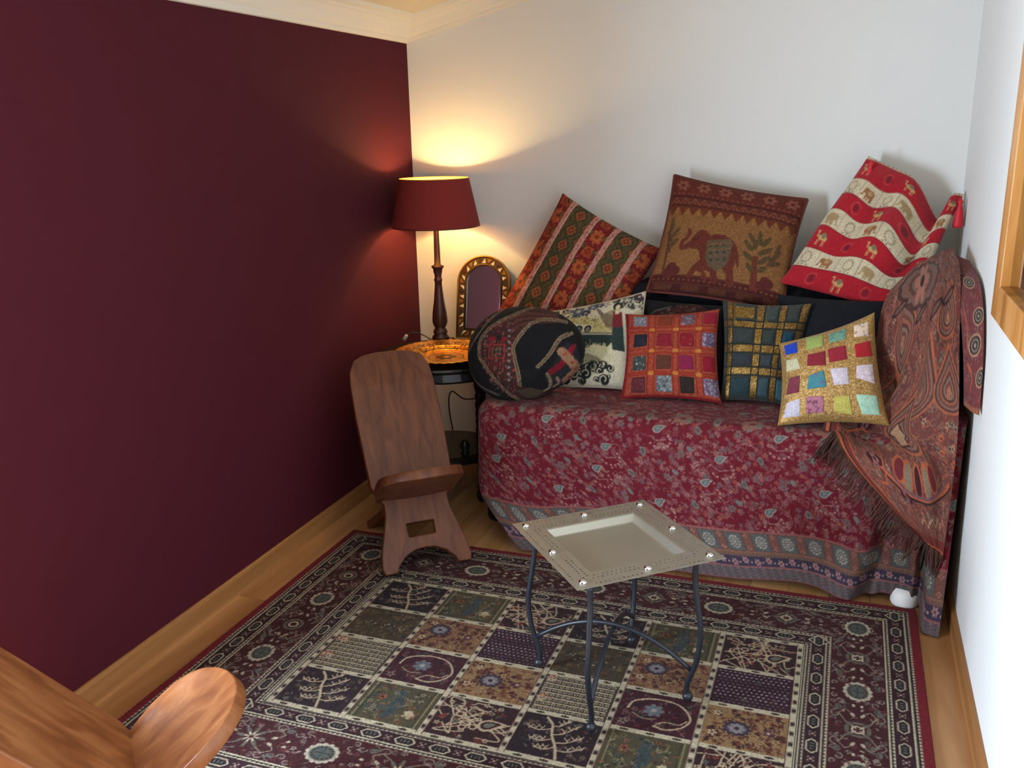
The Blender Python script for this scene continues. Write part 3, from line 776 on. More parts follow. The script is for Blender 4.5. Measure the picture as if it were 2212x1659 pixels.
# --- elephant cushion
def elephant():
    cu = Cushion('elephant_cushion', [(1.158, -.10, 1.268), (1.648, -.10, 1.178), (1.600, -.33, .800), (1.106, -.33, .856)], .075,
                 'large brown tapestry cushion woven with an elephant and trees', .055, 3, .003)
    H = homog([(390, 105), (1895, 380), (1560, 1590), (105, 1310)])
    n = 150
    c = Cv(1, 1, n, n, (104, 50, 38))
    def band(v0, v1, col): c.H = None; c.rect(0, 1, 1 - v1, 1 - v0, col); c.H = H
    band(.30, .87, (146, 100, 58)); band(.865, 1, (82, 34, 32)); band(0, .19, (108, 46, 34)); band(.19, .205, (78, 32, 28)); band(.27, .285, (84, 34, 28)); band(.87, .878, (112, 62, 40)); band(.93, .938, (104, 58, 40))
    c.H = None
    for k in range(6): c.flower(.09 + k * .165, 1 - .095, .052, (150, 88, 70), (96, 40, 34), 6)
    for k in range(26): c.ell(.03 + k * .038, 1 - .172, .009, .008, (140, 84, 70)); c.ell(.03 + k * .038, 1 - .905, .009, .009, (128, 74, 46))
    for k in range(13):
        x = .02 + k * .075; c.line([(x, 1 - .265), (x + .0375, 1 - .215), (x + .075, 1 - .265)], .009, (148, 84, 62)); c.ell(x + .0375, 1 - .255, .01, .008, (150, 84, 60))
    for k in range(12):
        x = .0 + k * .084; c.poly([(x, 1 - .29), (x + .084, 1 - .29), (x + .042, 1 - .37)], (112, 54, 32)); c.line([(x + .084, 1 - .36), (x + .084, 1 - .31)], .008, (172, 116, 66))
    for k in range(5): c.rect(.05 + k * .2, .18 + k * .2, 1 - .985, 1 - .945, (100, 56, 38)); 
    c.H = H
    el = (108, 50, 38); cvr = (104, 86, 66); lf = (92, 74, 44)
    c.poly([(535, 745), (575, 760), (590, 810), (550, 860), (500, 895), (490, 925), (560, 890), (610, 840), (660, 795), (710, 778), (765, 800), (800, 850), (870, 832), (970, 855), (1050, 905), (1100, 985),
            (1115, 1080), (1112, 1180), (1090, 1205), (1075, 1120), (1045, 1210), (1050, 1372), (955, 1365), (965, 1260), (915, 1200), (865, 1215), (870, 1340), (795, 1330), (790, 1230), (720, 1200), (765, 1290), (740, 1315), (690, 1305),
            (700, 1230), (640, 1200), (575, 1270), (520, 1245), (600, 1150), (680, 1090), (675, 1000), (640, 985), (560, 960), (470, 975), (440, 945), (455, 880), (520, 830), (545, 800)], el)
    c.poly([(770, 900), (1030, 895), (1050, 960), (1010, 1100), (960, 1180), (860, 1225), (770, 1165), (740, 1080)], cvr)
    for k in range(9): c.ell(800 + (k % 3) * 75, 960 + (k // 3) * 75, 20, 14, (70, 62, 54))
    c.line([(770, 950), (1040, 945)], .012, (130, 92, 60)); c.line([(780, 1010), (1030, 1000)], .008, (130, 92, 60))
    c.line([(610, 880), (660, 870)], .008, (60, 26, 24))
    c.poly([(1205, 1410), (1245, 1200), (1270, 1080), (1330, 1080), (1310, 1250), (1290, 1420)], (112, 54, 38))
    for (x, y, a, L) in ((1365, 890, -1.5, 85), (1275, 890, -2.1, 70), (1430, 930, -.7, 75), (1230, 965, .9, 75), (1410, 1030, -.35, 95), (1215, 1080, .8, 75), (1390, 1120, -.5, 90), (1230, 1200, .9, 60), (1370, 1210, -.4, 60), (1310, 960, -1.2, 60)):
        c.ell(x, y, L, 28, lf, a)
    for (x, y, a, L) in ((355, 680, -1.4, 80), (390, 780, -.7, 80), (330, 800, -1.9, 70), (380, 880, -.6, 70), (320, 920, -1.8, 60), (1520, 1080, -.7, 110), (1500, 1150, -.2, 90), (1560, 1000, -1, 70)):
        c.ell(x, y, L, 26, (98, 72, 46), a)
    c.line([(330, 760), (270, 1180)], .02, (106, 60, 40))
    for (x, y) in ((330, 1180), (400, 1170), (365, 1130), (1340, 1370), (1420, 1350), (1390, 1330)): c.ell(x, y, 60, 50, (98, 42, 38))
    c.jitter(.10, 4, 2); cu.build(c.out(), M_fab, (96, 44, 34), piping=(.006, plain('brown_cord_piping', L3(96, 42, 32), .9)))
elephant()

# --- kilim-striped cushion
def kilim():
    cu = Cushion('striped_cushion', [(.711, -.10, 1.200), (1.122, -.13, .988), (.93, -.40, .56), (.468, -.30, .702)], .085,
                 'large rust red cushion with diagonal pink ribbon stripes and olive lattice', .05, 5, .004)
    n = 150; c = Cv(1, 1, n, n, (128, 34, 34))
    def dia(cx, cy, r, col): c.poly([(cx - r, cy), (cx, cy + r), (cx + r, cy), (cx, cy - r)], col)
    q = RS(5)
    for (x0, x1) in ((0, .15), (.40, .61), (.85, 1)):
        for _ in range(220): c.ell(x0 + q.rand() * (x1 - x0), q.rand(), .006, .006, [(176, 84, 54), (96, 24, 32), (170, 100, 80)][q.randint(3)])
        cx = (x0 + x1) / 2
        for k in range(8):
            y = .06 + k * .13
            if k % 2: 
                c.rect(cx - .045, cx + .045, y - .04, y + .04, (176, 82, 44)); dia(cx, y, .034, (132, 50, 34)); dia(cx, y, .018, (170, 70, 40))
            else: c.flower(cx, y, .06, (190, 98, 54), (140, 56, 40), 8)
    for (x0, x1) in ((.15, .40), (.61, .85)):
        c.rect(x0, x1, 0, 1, (92, 80, 50))
        w = (x1 - x0) / 2
        for k in range(9):
            for e in range(3):
                cx = x0 + e * w + (0); y = -.02 + k * .125 + (.0625 if e == 1 else 0)
                dia(cx, y, .068, (58, 54, 40)); dia(cx, y, .055, (122, 100, 58)); c.rect(cx - .032, cx + .032, y - .032, y + .032, (168, 84, 50)); dia(cx, y, .025, (96, 42, 36)); c.ell(cx, y, .009, .009, (180, 120, 70))
    c.jitter(.10, 3); 
    cu.build(c.out(), M_fab, (110, 40, 34))
    for x in (.155, .405, .61, .855):
        cc = Cv(1, 1, 10, 120, (212, 150, 136)); q = RS(int(x * 100))
        for k in range(70): cc.ell(.2 + .6 * q.rand(), q.rand(), .12, .006, (170, 92, 88))
        cc.rect(0, .16, 0, 1, (226, 178, 158)); cc.rect(.84, 1, 0, 1, (226, 178, 158)); cc.jitter(.06, 2)
        cu.patch(x - .025, x + .025, .004, .996, cc.out(), M_fab, 'ribbon_trim', .0055, .001, 0)
kilim()

# --- camel print cushion
def camel():
    def warp(u, v, P):
        d = np.zeros(P.shape)
        s_ = np.exp(-((u - .70) / .12) ** 2) * (1 - v) ** 1.4 * .13
        d[..., 2] -= s_; d[..., 0] += .25 * s_
        g = .018 * np.sin(9 * v + 5 * u) * np.sin(PI * u) * (v < .99)
        d[..., 1] -= g * np.sin(PI * v); d[..., 2] -= .017 * np.sin(13 * u + 3 + 2.2 * v) * np.sin(PI * np.clip(v * 1.15, 0, 1)); d[..., 1] -= .02 * np.sin(13 * u + 4.4 + 2.2 * v) * np.sin(PI * v) * np.sin(PI * u)
        return d
    cu = Cushion('camel_print_cushion', [(1.846, -.075, 1.332), (2.164, -.12, 1.200), (2.02, -.36, .80), (1.580, -.30, .900)], .06,
                 'red and cream striped cushion printed with camels and elephants', .03, 9, .007, warp)
    n = 150; rd, cm = (168, 22, 38), (206, 192, 162)
    c = Cv(1, 1, n, n, cm)
    edges = [0.03, .20, .335, .455, .585, .735, .865, 1.0]
    reds = [(.03, .2), (.335, .455), (.585, .735), (.865, 1.0)]; creams = [(.2, .335), (.455, .585), (.735, .865)]
    for a, b in reds: c.rect(0, 1, 1 - b, 1 - a, rd)
    for a, b in creams:
        c.rect(0, 1, 1 - a - .004, 1 - a, (120, 30, 40)); c.rect(0, 1, 1 - b, 1 - b + .004, (120, 30, 40))
    def cam(x, y, s_, col, sad):
        c.ell(x, y, s_ * .34, s_ * .17, col); c.ell(x + .02 * s_, y + .13 * s_, s_ * .15, s_ * .16, sad); c.ell(x, y + .02, s_ * .2, s_ * .12, sad)
        c.line([(x - .3 * s_, y), (x - .44 * s_, y + .06 * s_), (x - .42 * s_, y + .34 * s_), (x - .54 * s_, y + .34 * s_)], .11 * s_, col)
        for dx in (-.26, -.16, .18, .28): c.line([(x + dx * s_, y), (x + (dx - .03) * s_, y - .48 * s_)], .06 * s_, col)
    def elp(x, y, s_, col, e=1):
        c.ell(x, y, s_ * .36, s_ * .26, col); c.ell(x + e * .34 * s_, y + .06 * s_, s_ * .18, s_ * .18, col)
        c.line([(x + e * .48 * s_, y), (x + e * .52 * s_, y - .28 * s_), (x + e * .62 * s_, y - .3 * s_)], .09 * s_, col)
        for dx in (-.22, -.06, .16, .26): c.line([(x + dx * s_, y - .1 * s_), (x + dx * s_, y - .42 * s_)], .11 * s_, col)
        c.ell(x, y + .05 * s_, s_ * .2, s_ * .16, (170, 140, 96))
    for j, (a, b) in enumerate(reds):
        y = 1 - (a + b) / 2
        for k in range(5):
            x = .10 + k * .21 + (.1 if j % 2 else 0)
            if k % 2 == j % 2: cam(x, y, .105, (196, 158, 100), (122, 112, 88))
            else:
                t = np.linspace(.4, 5.6, 16); c.line([(x + .038 * math.cos(s_), y + .038 * math.sin(s_)) for s_ in t], .006, (186, 74, 62)); c.ell(x, y, .02, .026, (120, 24, 40))
    for j, (a, b) in enumerate(creams):
        y = 1 - (a + b) / 2
        for k in range(6):
            x = .07 + k * .168
            c.line([(x + .084, y - .06), (x + .084, y + .06)], .004, (140, 126, 104))
            if (k + j) % 2: elp(x, y, .11, (150, 100, 62) if k % 3 else (164, 140, 98), 1 if j % 2 else -1)
            else:
                t = np.linspace(0, 6.3, 14); 
                for s_ in t: c.ell(x + .034 * math.cos(s_), y + .036 * math.sin(s_), .007, .005, (128, 116, 92), s_)
                for s_ in (-.03, 0, .03): c.ell(x + s_, y - .05, .006, .005, (70, 62, 54))
    q = RS(3)
    for k in range(20): c.ell(.1 + .045 * k, .985, .008, .005, (90, 80, 62))
    c.jitter(.05, 3); cu.build(c.out(), M_print, (190, 176, 150))
    M_tas = plain('red_silk_tassel', L3(196, 22, 40), .6, bump=(300, .4))
    for (p, sw) in (((1.852, -.125, 1.318), .012), ((2.150, -.165, 1.190), .0)):
        bm = bmesh.new()
        p0 = Vector(p) - Vector(cu.o)
        prof = [(0.004, 0), (.009, -.012), (.006, -.02), (.013, -.05), (.017, -.09), (.016, -.098)]
        lathe(bm, [(r_, z_) for r_, z_ in prof[::-1]], 14)
        o = obj('tassel', bm, M_tas, cu.root, sm=True); o.location = p0 + Vector((sw * .5, -.012, 0)); o.rotation_euler = (0.06, .12 if sw else 0, 0); o['label'] = 'bright red corner tassel'
camel()

# --- black cushions against the sofa back
def blackband():
    cu = Cushion('embroidered_cushion', [(1.094, -.355, .832), (1.455, -.355, .820), (1.470, -.46, .53), (1.115, -.46, .53)], .05,
                 'black cushion with a diagonal embroidered band wedged below the elephant cushion', .04, 12, .003)
    n = 110; H = homog([(55, 221), (2433, 387), (2433, 1990), (55, 1990)]); c = Cv(1, 1, n, n, (24, 24, 28), H)
    c.poly([(-100, 760), (240, 610), (600, 460), (1500, 320), (1800, 510), (900, 930), (200, 1300)], (58, 34, 34))
    q = RS(2)
    for _ in range(150):
        x = 200 + q.rand() * 1400; y = 1000 - (x - 200) * .4 + (q.rand() - .6) * 520; c.ell(x, y, 36, 22, [(96, 60, 56), (84, 66, 44), (110, 86, 84), (70, 30, 36)][q.randint(4)], .5)
    for k in (0, 1): c.line([(420, 650 + 0), (620, 570), (830, 700), (640, 830)], .012, (110, 84, 50), True)
    for k in range(9): c.poly([(900 + k * 30, 420), (990 + k * 30, 560), (1000 + k * 30, 540), (910 + k * 30, 410)], (70, 26, 32))
    c.line([(-60, 760), (240, 610), (450, 490), (850, 400)], .016, (92, 90, 86))
    c.line([(300, 1270), (900, 930), (1100, 780), (1400, 640), (1800, 520)], .024, (128, 120, 104)); c.line([(300, 1230), (900, 895), (1100, 750), (1400, 612), (1800, 495)], .006, (30, 28, 28))
    # keep band colours only inside the band
    c.jitter(.08, 2); cu.build(c.out(), M_fab, (26, 26, 30))
blackband()
def blackplain():
    cu = Cushion('black_cushion', [(1.580, -.355, .868), (1.938, -.355, .858), (1.935, -.50, .54), (1.600, -.50, .54)], .055,
                 'black cushion with a faint grey scroll motif behind the sequinned cushions', .04, 14, .003)
    n = 100; c = Cv(1, 1, n, n, (26, 28, 36))
    g = (92, 94, 98)
    for pts in ([(.48, .60), (.62, .62), (.70, .60), (.66, .56), (.55, .56), (.46, .57)], [(.58, .53), (.64, .50), (.70, .53), (.73, .46), (.70, .38), (.62, .34)], [(.6, .46), (.66, .44), (.67, .38)], [(.5, .42), (.55, .40), (.6, .41)]):
        c.curve(pts, .014, g, 16)
    c.jitter(.06, 1); cu.build(c.out(), M_fab, (26, 28, 36))
blackplain()

# --- toile cushion
def toile():
    cu = Cushion('toile_cushion', [(.752, -.405, .775), (1.112, -.38, .862), (1.132, -.53, .525), (.812, -.53, .515)], .055,
                 'cream and black toile cushion with grey flowers and scrollwork', .05, 21, .004)
    H = homog([(40, 480), (1275, 130), (1180, 1420), (395, 1440)])
    n = 130; cm = (206, 198, 172); bk = (30, 32, 32); gn = (40, 56, 54)
    c = Cv(1, 1, n, n, cm, H)
    c.poly([(300, 640), (520, 640), (700, 720), (880, 850), (880, 900), (430, 890)], (192, 182, 128))
    q = RS(6)
    for _ in range(60):
        x, y = 340 + q.rand() * 420, 640 + q.rand() * 200; a = q.rand() * 3; c.line([(x, y), (x + 50 * math.cos(a), y - 50 * math.sin(a))], .008, [(150, 136, 60), (120, 110, 60), (176, 160, 96)][q.randint(3)])
    for k in range(9): c.curve([(600 + k * 8, 450 + k * 6), (660 + k * 14, 560 + k * 12), (760 + k * 12, 700 + k * 10), (860, 780 + k * 8)], .008, [(110, 98, 82), (168, 156, 130), (90, 80, 68)][k % 3], 14)
    for k in range(60):
        x, y = 60 + q.rand() * 330, 400 + q.rand() * 240; c.ell(x, y, 18, 10, [bk, (60, 70, 72), cm][q.randint(3)], q.rand() * 3)
    for (x, y, r) in ((390, 500, 75), (540, 430, 55), (510, 530, 50), (590, 380, 50), (420, 590, 45)): c.flower(x, y, r, (96, 108, 120) if r > 60 else (58, 62, 80), (160, 160, 150), 6)
    c.flower(720, 390, 70, (150, 148, 132), None, 5)
    c.poly([(400, 900), (880, 900), (880, 880), (400, 880)], (120, 116, 96))
    c.poly([(400, 740), (420, 860), (640, 870), (640, 780)], cm)
    for x in (480, 585): c.ell(x, 830, 42, 55, bk); c.ell(x, 840, 24, 40, (120, 120, 108))
    c.poly([(390, 915), (900, 910), (930, 1060), (640, 1075), (480, 1000)], gn)
    c.poly([(860, 690), (960, 690), (1000, 1100), (900, 1080)], gn); c.poly([(850, 520), (960, 560), (960, 690), (860, 690)], (112, 34, 38))
    c.ell(885, 430, 52, 72, bk); c.ell(888, 450, 26, 44, (206, 190, 150)); c.poly([(870, 500), (910, 500), (925, 570), (875, 575)], (206, 190, 150))
    c.poly([(450, 1080), (700, 1040), (880, 1060), (900, 1360), (500, 1360), (430, 1200)], (196, 192, 160))
    for k in range(40): x = 600 + q.rand() * 290; c.line([(x, 1100 + q.rand() * 60), (x + 12, 1010 + q.rand() * 50)], .007, (206, 200, 160))
    for k in range(14): c.curve([(480 + k * 10, 1150 + k * 6), (600 + k * 12, 1140 + k * 8), (760 + k * 8, 1180 + k * 6)], .006, (140, 134, 104), 8)
    def scroll(n_, x0, x1, y0, y1):
        for _ in range(n_):
            x, y = x0 + q.rand() * (x1 - x0), y0 + q.rand() * (y1 - y0); a = q.rand() * 6; t = np.linspace(0, 5, 9); R_ = 22 + 22 * q.rand()
            c.ell(x, y, R_ * 1.2, R_, bk); c.line([(x + R_ * (1 - s_ * .13) * math.cos(a + s_), y + R_ * (1 - s_ * .13) * math.sin(a + s_)) for s_ in t], .012, cm if q.rand() < .75 else (110, 118, 100))
    scroll(34, 400, 900, 1220, 1400); scroll(10, 380, 480, 950, 1200); scroll(26, 830, 1270, 250, 340); scroll(24, 960, 1280, 330, 470); scroll(10, 90, 300, 480, 600)
    for (x, y, r) in ((400, 520, 95), (560, 440, 72), (500, 560, 60), (640, 400, 62)): c.flower(x, y, r, (84, 96, 110) if r > 70 else (52, 58, 76), (176, 174, 160), 6)
    c.poly([(760, 560), (850, 500), (900, 640), (905, 860), (800, 800), (700, 660)], (150, 132, 104))
    for k in range(7): c.curve([(700 + k * 22, 560 + k * 8), (740 + k * 20, 680), (800 + k * 14, 800)], .007, (96, 80, 62), 8)
    c.poly([(850, 540), (970, 560), (1010, 800), (880, 860)], (112, 34, 38)); c.poly([(880, 820), (1010, 790), (1040, 1100), (900, 1090)], (40, 56, 54))
    c.ell(895, 440, 62, 84, bk); c.ell(900, 462, 34, 56, (206, 190, 150)); c.poly([(878, 510), (922, 510), (940, 590), (880, 596)], (206, 190, 150))
    scroll(30, 980, 1270, 240, 460); scroll(14, 420, 620, 1010, 1100)
    c.poly([(1130, 150), (1200, 160), (1260, 300), (1230, 350), (1120, 330), (1090, 240)], (64, 48, 56)); c.flower(1190, 250, 25, cm, None)
    c.jitter(.05, 2); cu.build(c.out(), M_print, (150, 140, 120), piping=(.004, plain('greige_piping', L3(168, 152, 132), .9)))
toile()

# --- sequinned patchwork cushions
def orange():
    cu = Cushion('patchwork_cushion', [(1.058, -.47, .795), (1.392, -.455, .826), (1.430, -.60, .522), (1.078, -.62, .515)], .055,
                 'orange and crimson patchwork cushion between the toile and the dark teal cushions', .075, 31, .003)
    sil = [(200, 200, 206), (90, 96, 110), (220, 222, 226), (60, 64, 76)]; pur = [(206, 196, 214), (90, 60, 90), (226, 220, 232)]
    cu_ = [(.10, .255), (.36, .53), (.61, .765), (.85, .995)]; cv_ = [(.04, .175), (.27, .43), (.53, .70), (.77, .95)]
    cols = [[((150, 150, 158), sil, 40), ((150, 62, 34), None, 0), ((128, 104, 118), pur, 22), ((168, 30, 56), [(196, 60, 84)], 3)],
            [((40, 40, 54), [(80, 74, 76)], 8), ((158, 34, 54), None, 0), ((160, 28, 44), [(190, 130, 110)], 6), ((130, 104, 136), pur, 60)],
            [((74, 84, 78), sil, 22), ((112, 62, 46), None, 0), ((160, 36, 84), [(150, 60, 110)], 4), ((166, 28, 50), [(190, 56, 76)], 3)],
            [((110, 44, 50), [(140, 80, 80)], 14), ((124, 130, 132), sil, 60), ((56, 38, 34), [(110, 70, 66)], 3), ((136, 112, 140), pur, 60)]]
    cells = [(cu_[i][0], cu_[i][1], cv_[j][0], cv_[j][1]) + cols[j][i] for j in range(4) for i in range(4)]
    c = Cv(1, 1, 120, 120, (168, 74, 52))
    q = RS(4)
    for _ in range(700): c.ell(q.rand(), q.rand(), .012, .008, [(178, 92, 62), (150, 54, 42), (166, 96, 62)][q.randint(3)], q.rand() * 3)
    c.rect(0, .045, 0, 1, (140, 26, 34)); c.rect(0, 1, 0, .03, (146, 30, 34))
    for x in (.275, .34, .545, .6, .78, .84): c.line([(x, 0), (x, 1)], .013, (150, 44, 34))
    for y in (.2, .25, .455, .505, .725, .75): c.line([(0, 1 - y), (1, 1 - y)], .013, (156, 46, 34))
    for x in (.31, .57, .81):
        for y in (.225, .48, .738): c.rect(x - .03, x + .03, 1 - y - .02, 1 - y + .02, (206, 132, 60))
    c.jitter(.07, 4); cu.build(c.out(), M_fab, (130, 30, 30))
    for (u0, u1, v0, v1, col, spots, nsp) in cells:
        cu.patch(u0, u1, v0, v1, solid_canvas(18, col, int(u0 * 100 + v0 * 1000), .05, spots, nsp, .06), M_silk)
orange()

GOLD = ((72, 54, 26), (122, 94, 48), (160, 128, 72), (226, 204, 150))
def teal():
    cu = Cushion('patchwork_cushion', [(1.398, -.43, .852), (1.700, -.42, .852), (1.660, -.565, .518), (1.422, -.56, .520)], .05,
                 'dark teal patchwork cushion crossed by gold sequin bands', .07, 41, .003)
    n = 120; c = Cv(1, 1, n, n, (46, 56, 54))
    q = RS(9)
    vb = [(.055, .125), (.40, .50), (.665, .75), (.90, .99)]; hb = [(.20, .275), (.44, .53), (.67, .755)]
    for (a, b) in vb: c.rect(a, b, 0, 1, (150, 112, 48, .8))
    for (a, b) in hb: c.rect(0, 1, 1 - b, 1 - a, (150, 112, 48, .8))
    c.rect(.14, .38, 1 - .17, 1 - .05, (170, 132, 60, .8))
    c.glit(3, GOLD)
    for (a, b) in vb:
        for x in (a, b): c.line([(x, 0), (x, 1)], .016, (28, 30, 24))
    for (a, b) in hb:
        for y in (a, b): c.line([(0, 1 - y), (1, 1 - y)], .016, (28, 30, 24))
    for x in (.53, .145): c.line([(x, .98), (x, .8)], .03, (120, 92, 40, .7))
    c.jitter(.08, 3); cu.build(c.out(), M_glit, (30, 40, 40))
    ucol = [(.15, .375), (.53, .645), (.775, .885)]
    ucol = [(.15, .38), (.52, .65), (.77, .885)]
    vrow = [(.03, .18), (.295, .425), (.55, .655), (.775, .955)]
    cl = [[(120, 96, 44), (62, 70, 64), (58, 62, 60)], [(50, 58, 56), (52, 62, 60), (10, 66, 86)], [(48, 54, 60), (58, 66, 70), (44, 62, 66)], [(34, 58, 62), (56, 80, 88), (52, 92, 98)]]
    for j in range(4):
        for i in range(3):
            if i == 0 and j == 0: continue
            A = solid_canvas(18, cl[j][i], 60 + i * 7 + j, .08, [(150, 160, 160), (96, 108, 108)], 5 if (i + j) % 2 else 3, .025)
            cu.patch(ucol[i][0] - .008, ucol[i][1] + .008, vrow[j][0], vrow[j][1], A, M_glit)
teal()

GOLDC = [(1.612, -.65, .757), (1.894, -.62, .868), (1.960, -.775, .546), (1.630, -.79, .520)]
def gold():
    cu = Cushion('patchwork_cushion', GOLDC, .05,
                 'gold sequinned patchwork cushion with blue, pink and mint squares beside the shawl', .035, 51, .003)
    cu.k = .075
    n = 120; c = Cv(1, 1, n, n, (196, 154, 90, .6))
    G2 = ((128, 94, 48), (182, 142, 80), (216, 178, 112), (252, 238, 200)); c.glit(5, G2)
    for (x0, x1, y0, y1) in ((0, .03, 0, 1), (.965, 1, 0, 1), (0, 1, 0, .03), (0, 1, .965, 1)): c.rect(x0, x1, y0, y1, (164, 126, 62))
    c.jitter(.06, 5); cu.build(c.out(), M_glit, (150, 112, 50))
    us = [(.06, .20), (.28, .46), (.52, .70), (.77, .945)]; vs = [(.045, .19), (.25, .40), (.47, .66), (.74, .93)]
    cl = [[((24, 62, 176), None, 0), ((150, 166, 90), None, 0), ((110, 150, 130), [(20, 96, 110), (60, 120, 120)], 14), ((224, 200, 180), [(120, 90, 70), (90, 60, 50)], 8)],
          [((200, 196, 160), [(170, 166, 120)], 6), ((132, 34, 48), None, 0), ((146, 34, 50), None, 0), ((168, 30, 40), None, 0)],
          [((120, 52, 66), [(150, 80, 90)], 5), ((70, 134, 146), [(180, 50, 110)], 3), ((206, 194, 206), [(222, 214, 226), (190, 176, 190)], 20), ((214, 198, 206), [(236, 226, 234), (196, 178, 190)], 22)],
          [((206, 200, 214), [(150, 142, 180), (226, 224, 232)], 6), ((178, 116, 134), [(84, 44, 64), (150, 84, 104)], 18), ((190, 180, 90), [(208, 204, 150), (166, 156, 60)], 8), ((166, 206, 182), [(190, 214, 196), (150, 190, 170)], 8)]]
    for j in range(4):
        for i in range(4):
            col, sp, ns = cl[j][i]
            cu.patch(us[i][0], us[i][1], vs[j][0], vs[j][1], solid_canvas(20, col, 80 + i * 5 + j, .04, sp, ns, .07), M_print, wobble=.025)
gold()

# --- black bolster bundle at the left end
def bolster():
    o0 = Vector((.742, -.66, .505))
    root = thing('bolster_cushion', 'rolled black bolster wrapped in embroidered bands at the end of the sofa', 'cushion', tuple(o0))
    n = 150; R0 = 1.02
    c = Cv(2 * R0, 2 * R0, n, n, (22, 22, 26), None)
    f = lambda p: np.stack([(p[:, 0] - 770) / 610 + R0, -(p[:, 1] - 980) / 580 + R0], 1)
    c.H = f
    br = (72, 40, 36); crd = (150, 128, 100); q = RS(8)
    l2 = [(1000, 380), (880, 410), (700, 480), (460, 620), (330, 770), (300, 900), (320, 1020), (480, 1230), (680, 1480), (790, 1550)]
    l3 = [(1200, 620), (1000, 560), (860, 600), (750, 720), (670, 870), (680, 980), (710, 1120), (735, 1320)]
    c.poly(l2 + [(1130, 1500), (900, 1440)] + l3[::-1], br)
    for k in range(9): c.curve([(560 + k * 10, 560 + k * 22), (800, 470 + k * 18), (1130, 520 + k * 12)], .014, [(104, 62, 52), (126, 76, 60), (60, 34, 32)][k % 3], 12)
    for _ in range(260):
        t = q.rand(); y = 560 + t * 900; x = 470 + 60 * math.sin(t * 3) + (q.rand() - .5) * 330 + (t > .6) * (t - .6) * 500
        if 330 < x < 720 and abs(y) > 0: c.ell(x, y, 10, 16, [(132, 52, 54), (110, 96, 90), (60, 52, 50), (150, 70, 62), (44, 40, 42)][q.randint(5)])
    c.poly([(400, 760), (600, 760), (600, 800), (400, 800)], (140, 30, 46)); c.poly([(490, 740), (540, 740), (540, 860), (490, 860)], (36, 32, 36))
    c.line([(415, 850), (580, 850), (570, 1000), (410, 1010)], .022, (160, 56, 54), True)
    for dx in (-40, 0, 40): c.line([(495 + dx, 880), (480 + dx, 980)], .016, (128, 112, 84)); c.line([(470, 900), (540, 900)], .016, (128, 112, 84))
    for k in range(6): c.line([(410 + k * 32, 1030), (405 + k * 32, 1120)], .016, (150, 56, 52)); c.line([(420 + k * 30, 800), (420 + k * 30, 840)], .016, (150, 60, 56))
    for k in range(9): c.ell(625, 680 + k * 70, 16, 14, (140, 136, 140)); c.ell(365, 800 + k * 40, 12, 8, (116, 104, 98))
    c.poly([(690, 1380), (830, 1360), (1000, 1440), (900, 1540), (800, 1500)], (86, 72, 58)); c.poly([(930, 1540), (1090, 1470), (1110, 1500), (960, 1580)], (172, 136, 96))
    for k in range(6): c.line([(940 + k * 26, 1540 - k * 10), (960 + k * 26, 1500 - k * 10)], .014, (130, 60, 40))
    c.curve(l2, .05, crd, 60); c.curve(l2, .014, (60, 44, 36), 60)
    c.curve(l3, .06, crd, 50); c.curve(l3, .016, (60, 44, 36), 50); 
    c.curve([(560, 430), (420, 560), (250, 800), (160, 1000), (170, 1130), (290, 1300), (520, 1430)], .03, (120, 112, 106), 40)
    c.poly([(1180, 830), (1290, 900), (1370, 1120), (1340, 1330), (1180, 1440), (1060, 1400), (1000, 1250), (1100, 1000)], (40, 40, 46))
    c.poly([(1215, 890), (1290, 870), (1180, 1120), (1080, 1230), (1025, 1170), (1130, 1060)], (142, 26, 44))
    c.curve([(1240, 750), (1130, 800), (1020, 970), (930, 1110)], .07, crd, 24); c.curve([(1240, 750), (1130, 800), (1020, 970), (930, 1110)], .016, (70, 52, 40), 24)
    c.curve([(1140, 940), (1240, 1050), (1320, 1160), (1240, 1300), (1330, 1340)], .15, (170, 130, 100), 24)
    for (x, y) in ((1180, 970), (1260, 1070), (1310, 1150), (1270, 1260), (1300, 1330)): c.ell(x, y, 26, 20, (176, 80, 60))
    c.curve([(1030, 1200), (1070, 1300), (1060, 1400), (1000, 1440)], .055, crd, 16); c.curve([(1140, 1260), (1160, 1340), (1110, 1390)], .045, (160, 134, 110), 12)
    c.jitter(.07, 3); A = c.out()
    # disc mapped on a squashed ball whose face looks at the room
    fv = np.array([.30, -.94, .16]); fv /= np.linalg.norm(fv); rv = np.cross(fv, [0, 0, 1]); rv = np.cross([0, 0, 1], -fv); rv /= np.linalg.norm(rv); uv = np.cross(rv, -fv); uv /= np.linalg.norm(uv)
    if uv[2] < 0: uv = -uv
    if rv[0] < 0: rv = -rv
    nr, na = 90, 180
    rr = np.linspace(0.0, 1, nr); aa = np.linspace(0, 2 * PI, na)
    AA, RR = np.meshgrid(aa, rr)
    def surf(side, RR, AA):
        a = RR * np.cos(AA); b = RR * np.sin(AA)
        sh = 1 + .05 * np.sin(2 * AA + .6) + .035 * np.sin(3 * AA + 1.2)
        dep = np.sqrt(np.clip(1 - RR ** 2.6, 0, 1)) * (.125 if side > 0 else .11)
        if side > 0: dep = dep + .010 * np.sin(7 * RR + 2 * np.sin(AA)) * RR * (1 - RR) * 4 + .012 * (wob(a, b, 4, 7)) * (1 - RR ** 4)
        P = a[..., None] * sh[..., None] * .205 * rv + b[..., None] * sh[..., None] * .176 * uv + side * dep[..., None] * fv
        return P, a, b
    P, a, b = surf(1, RR, AA)
    ix = np.clip(((a + R0) / (2 * R0) * n).astype(int), 0, n - 1); iy = np.clip(((b + R0) / (2 * R0) * n).astype(int), 0, n - 1)
    Cc = A[iy, ix].reshape(-1, 4)
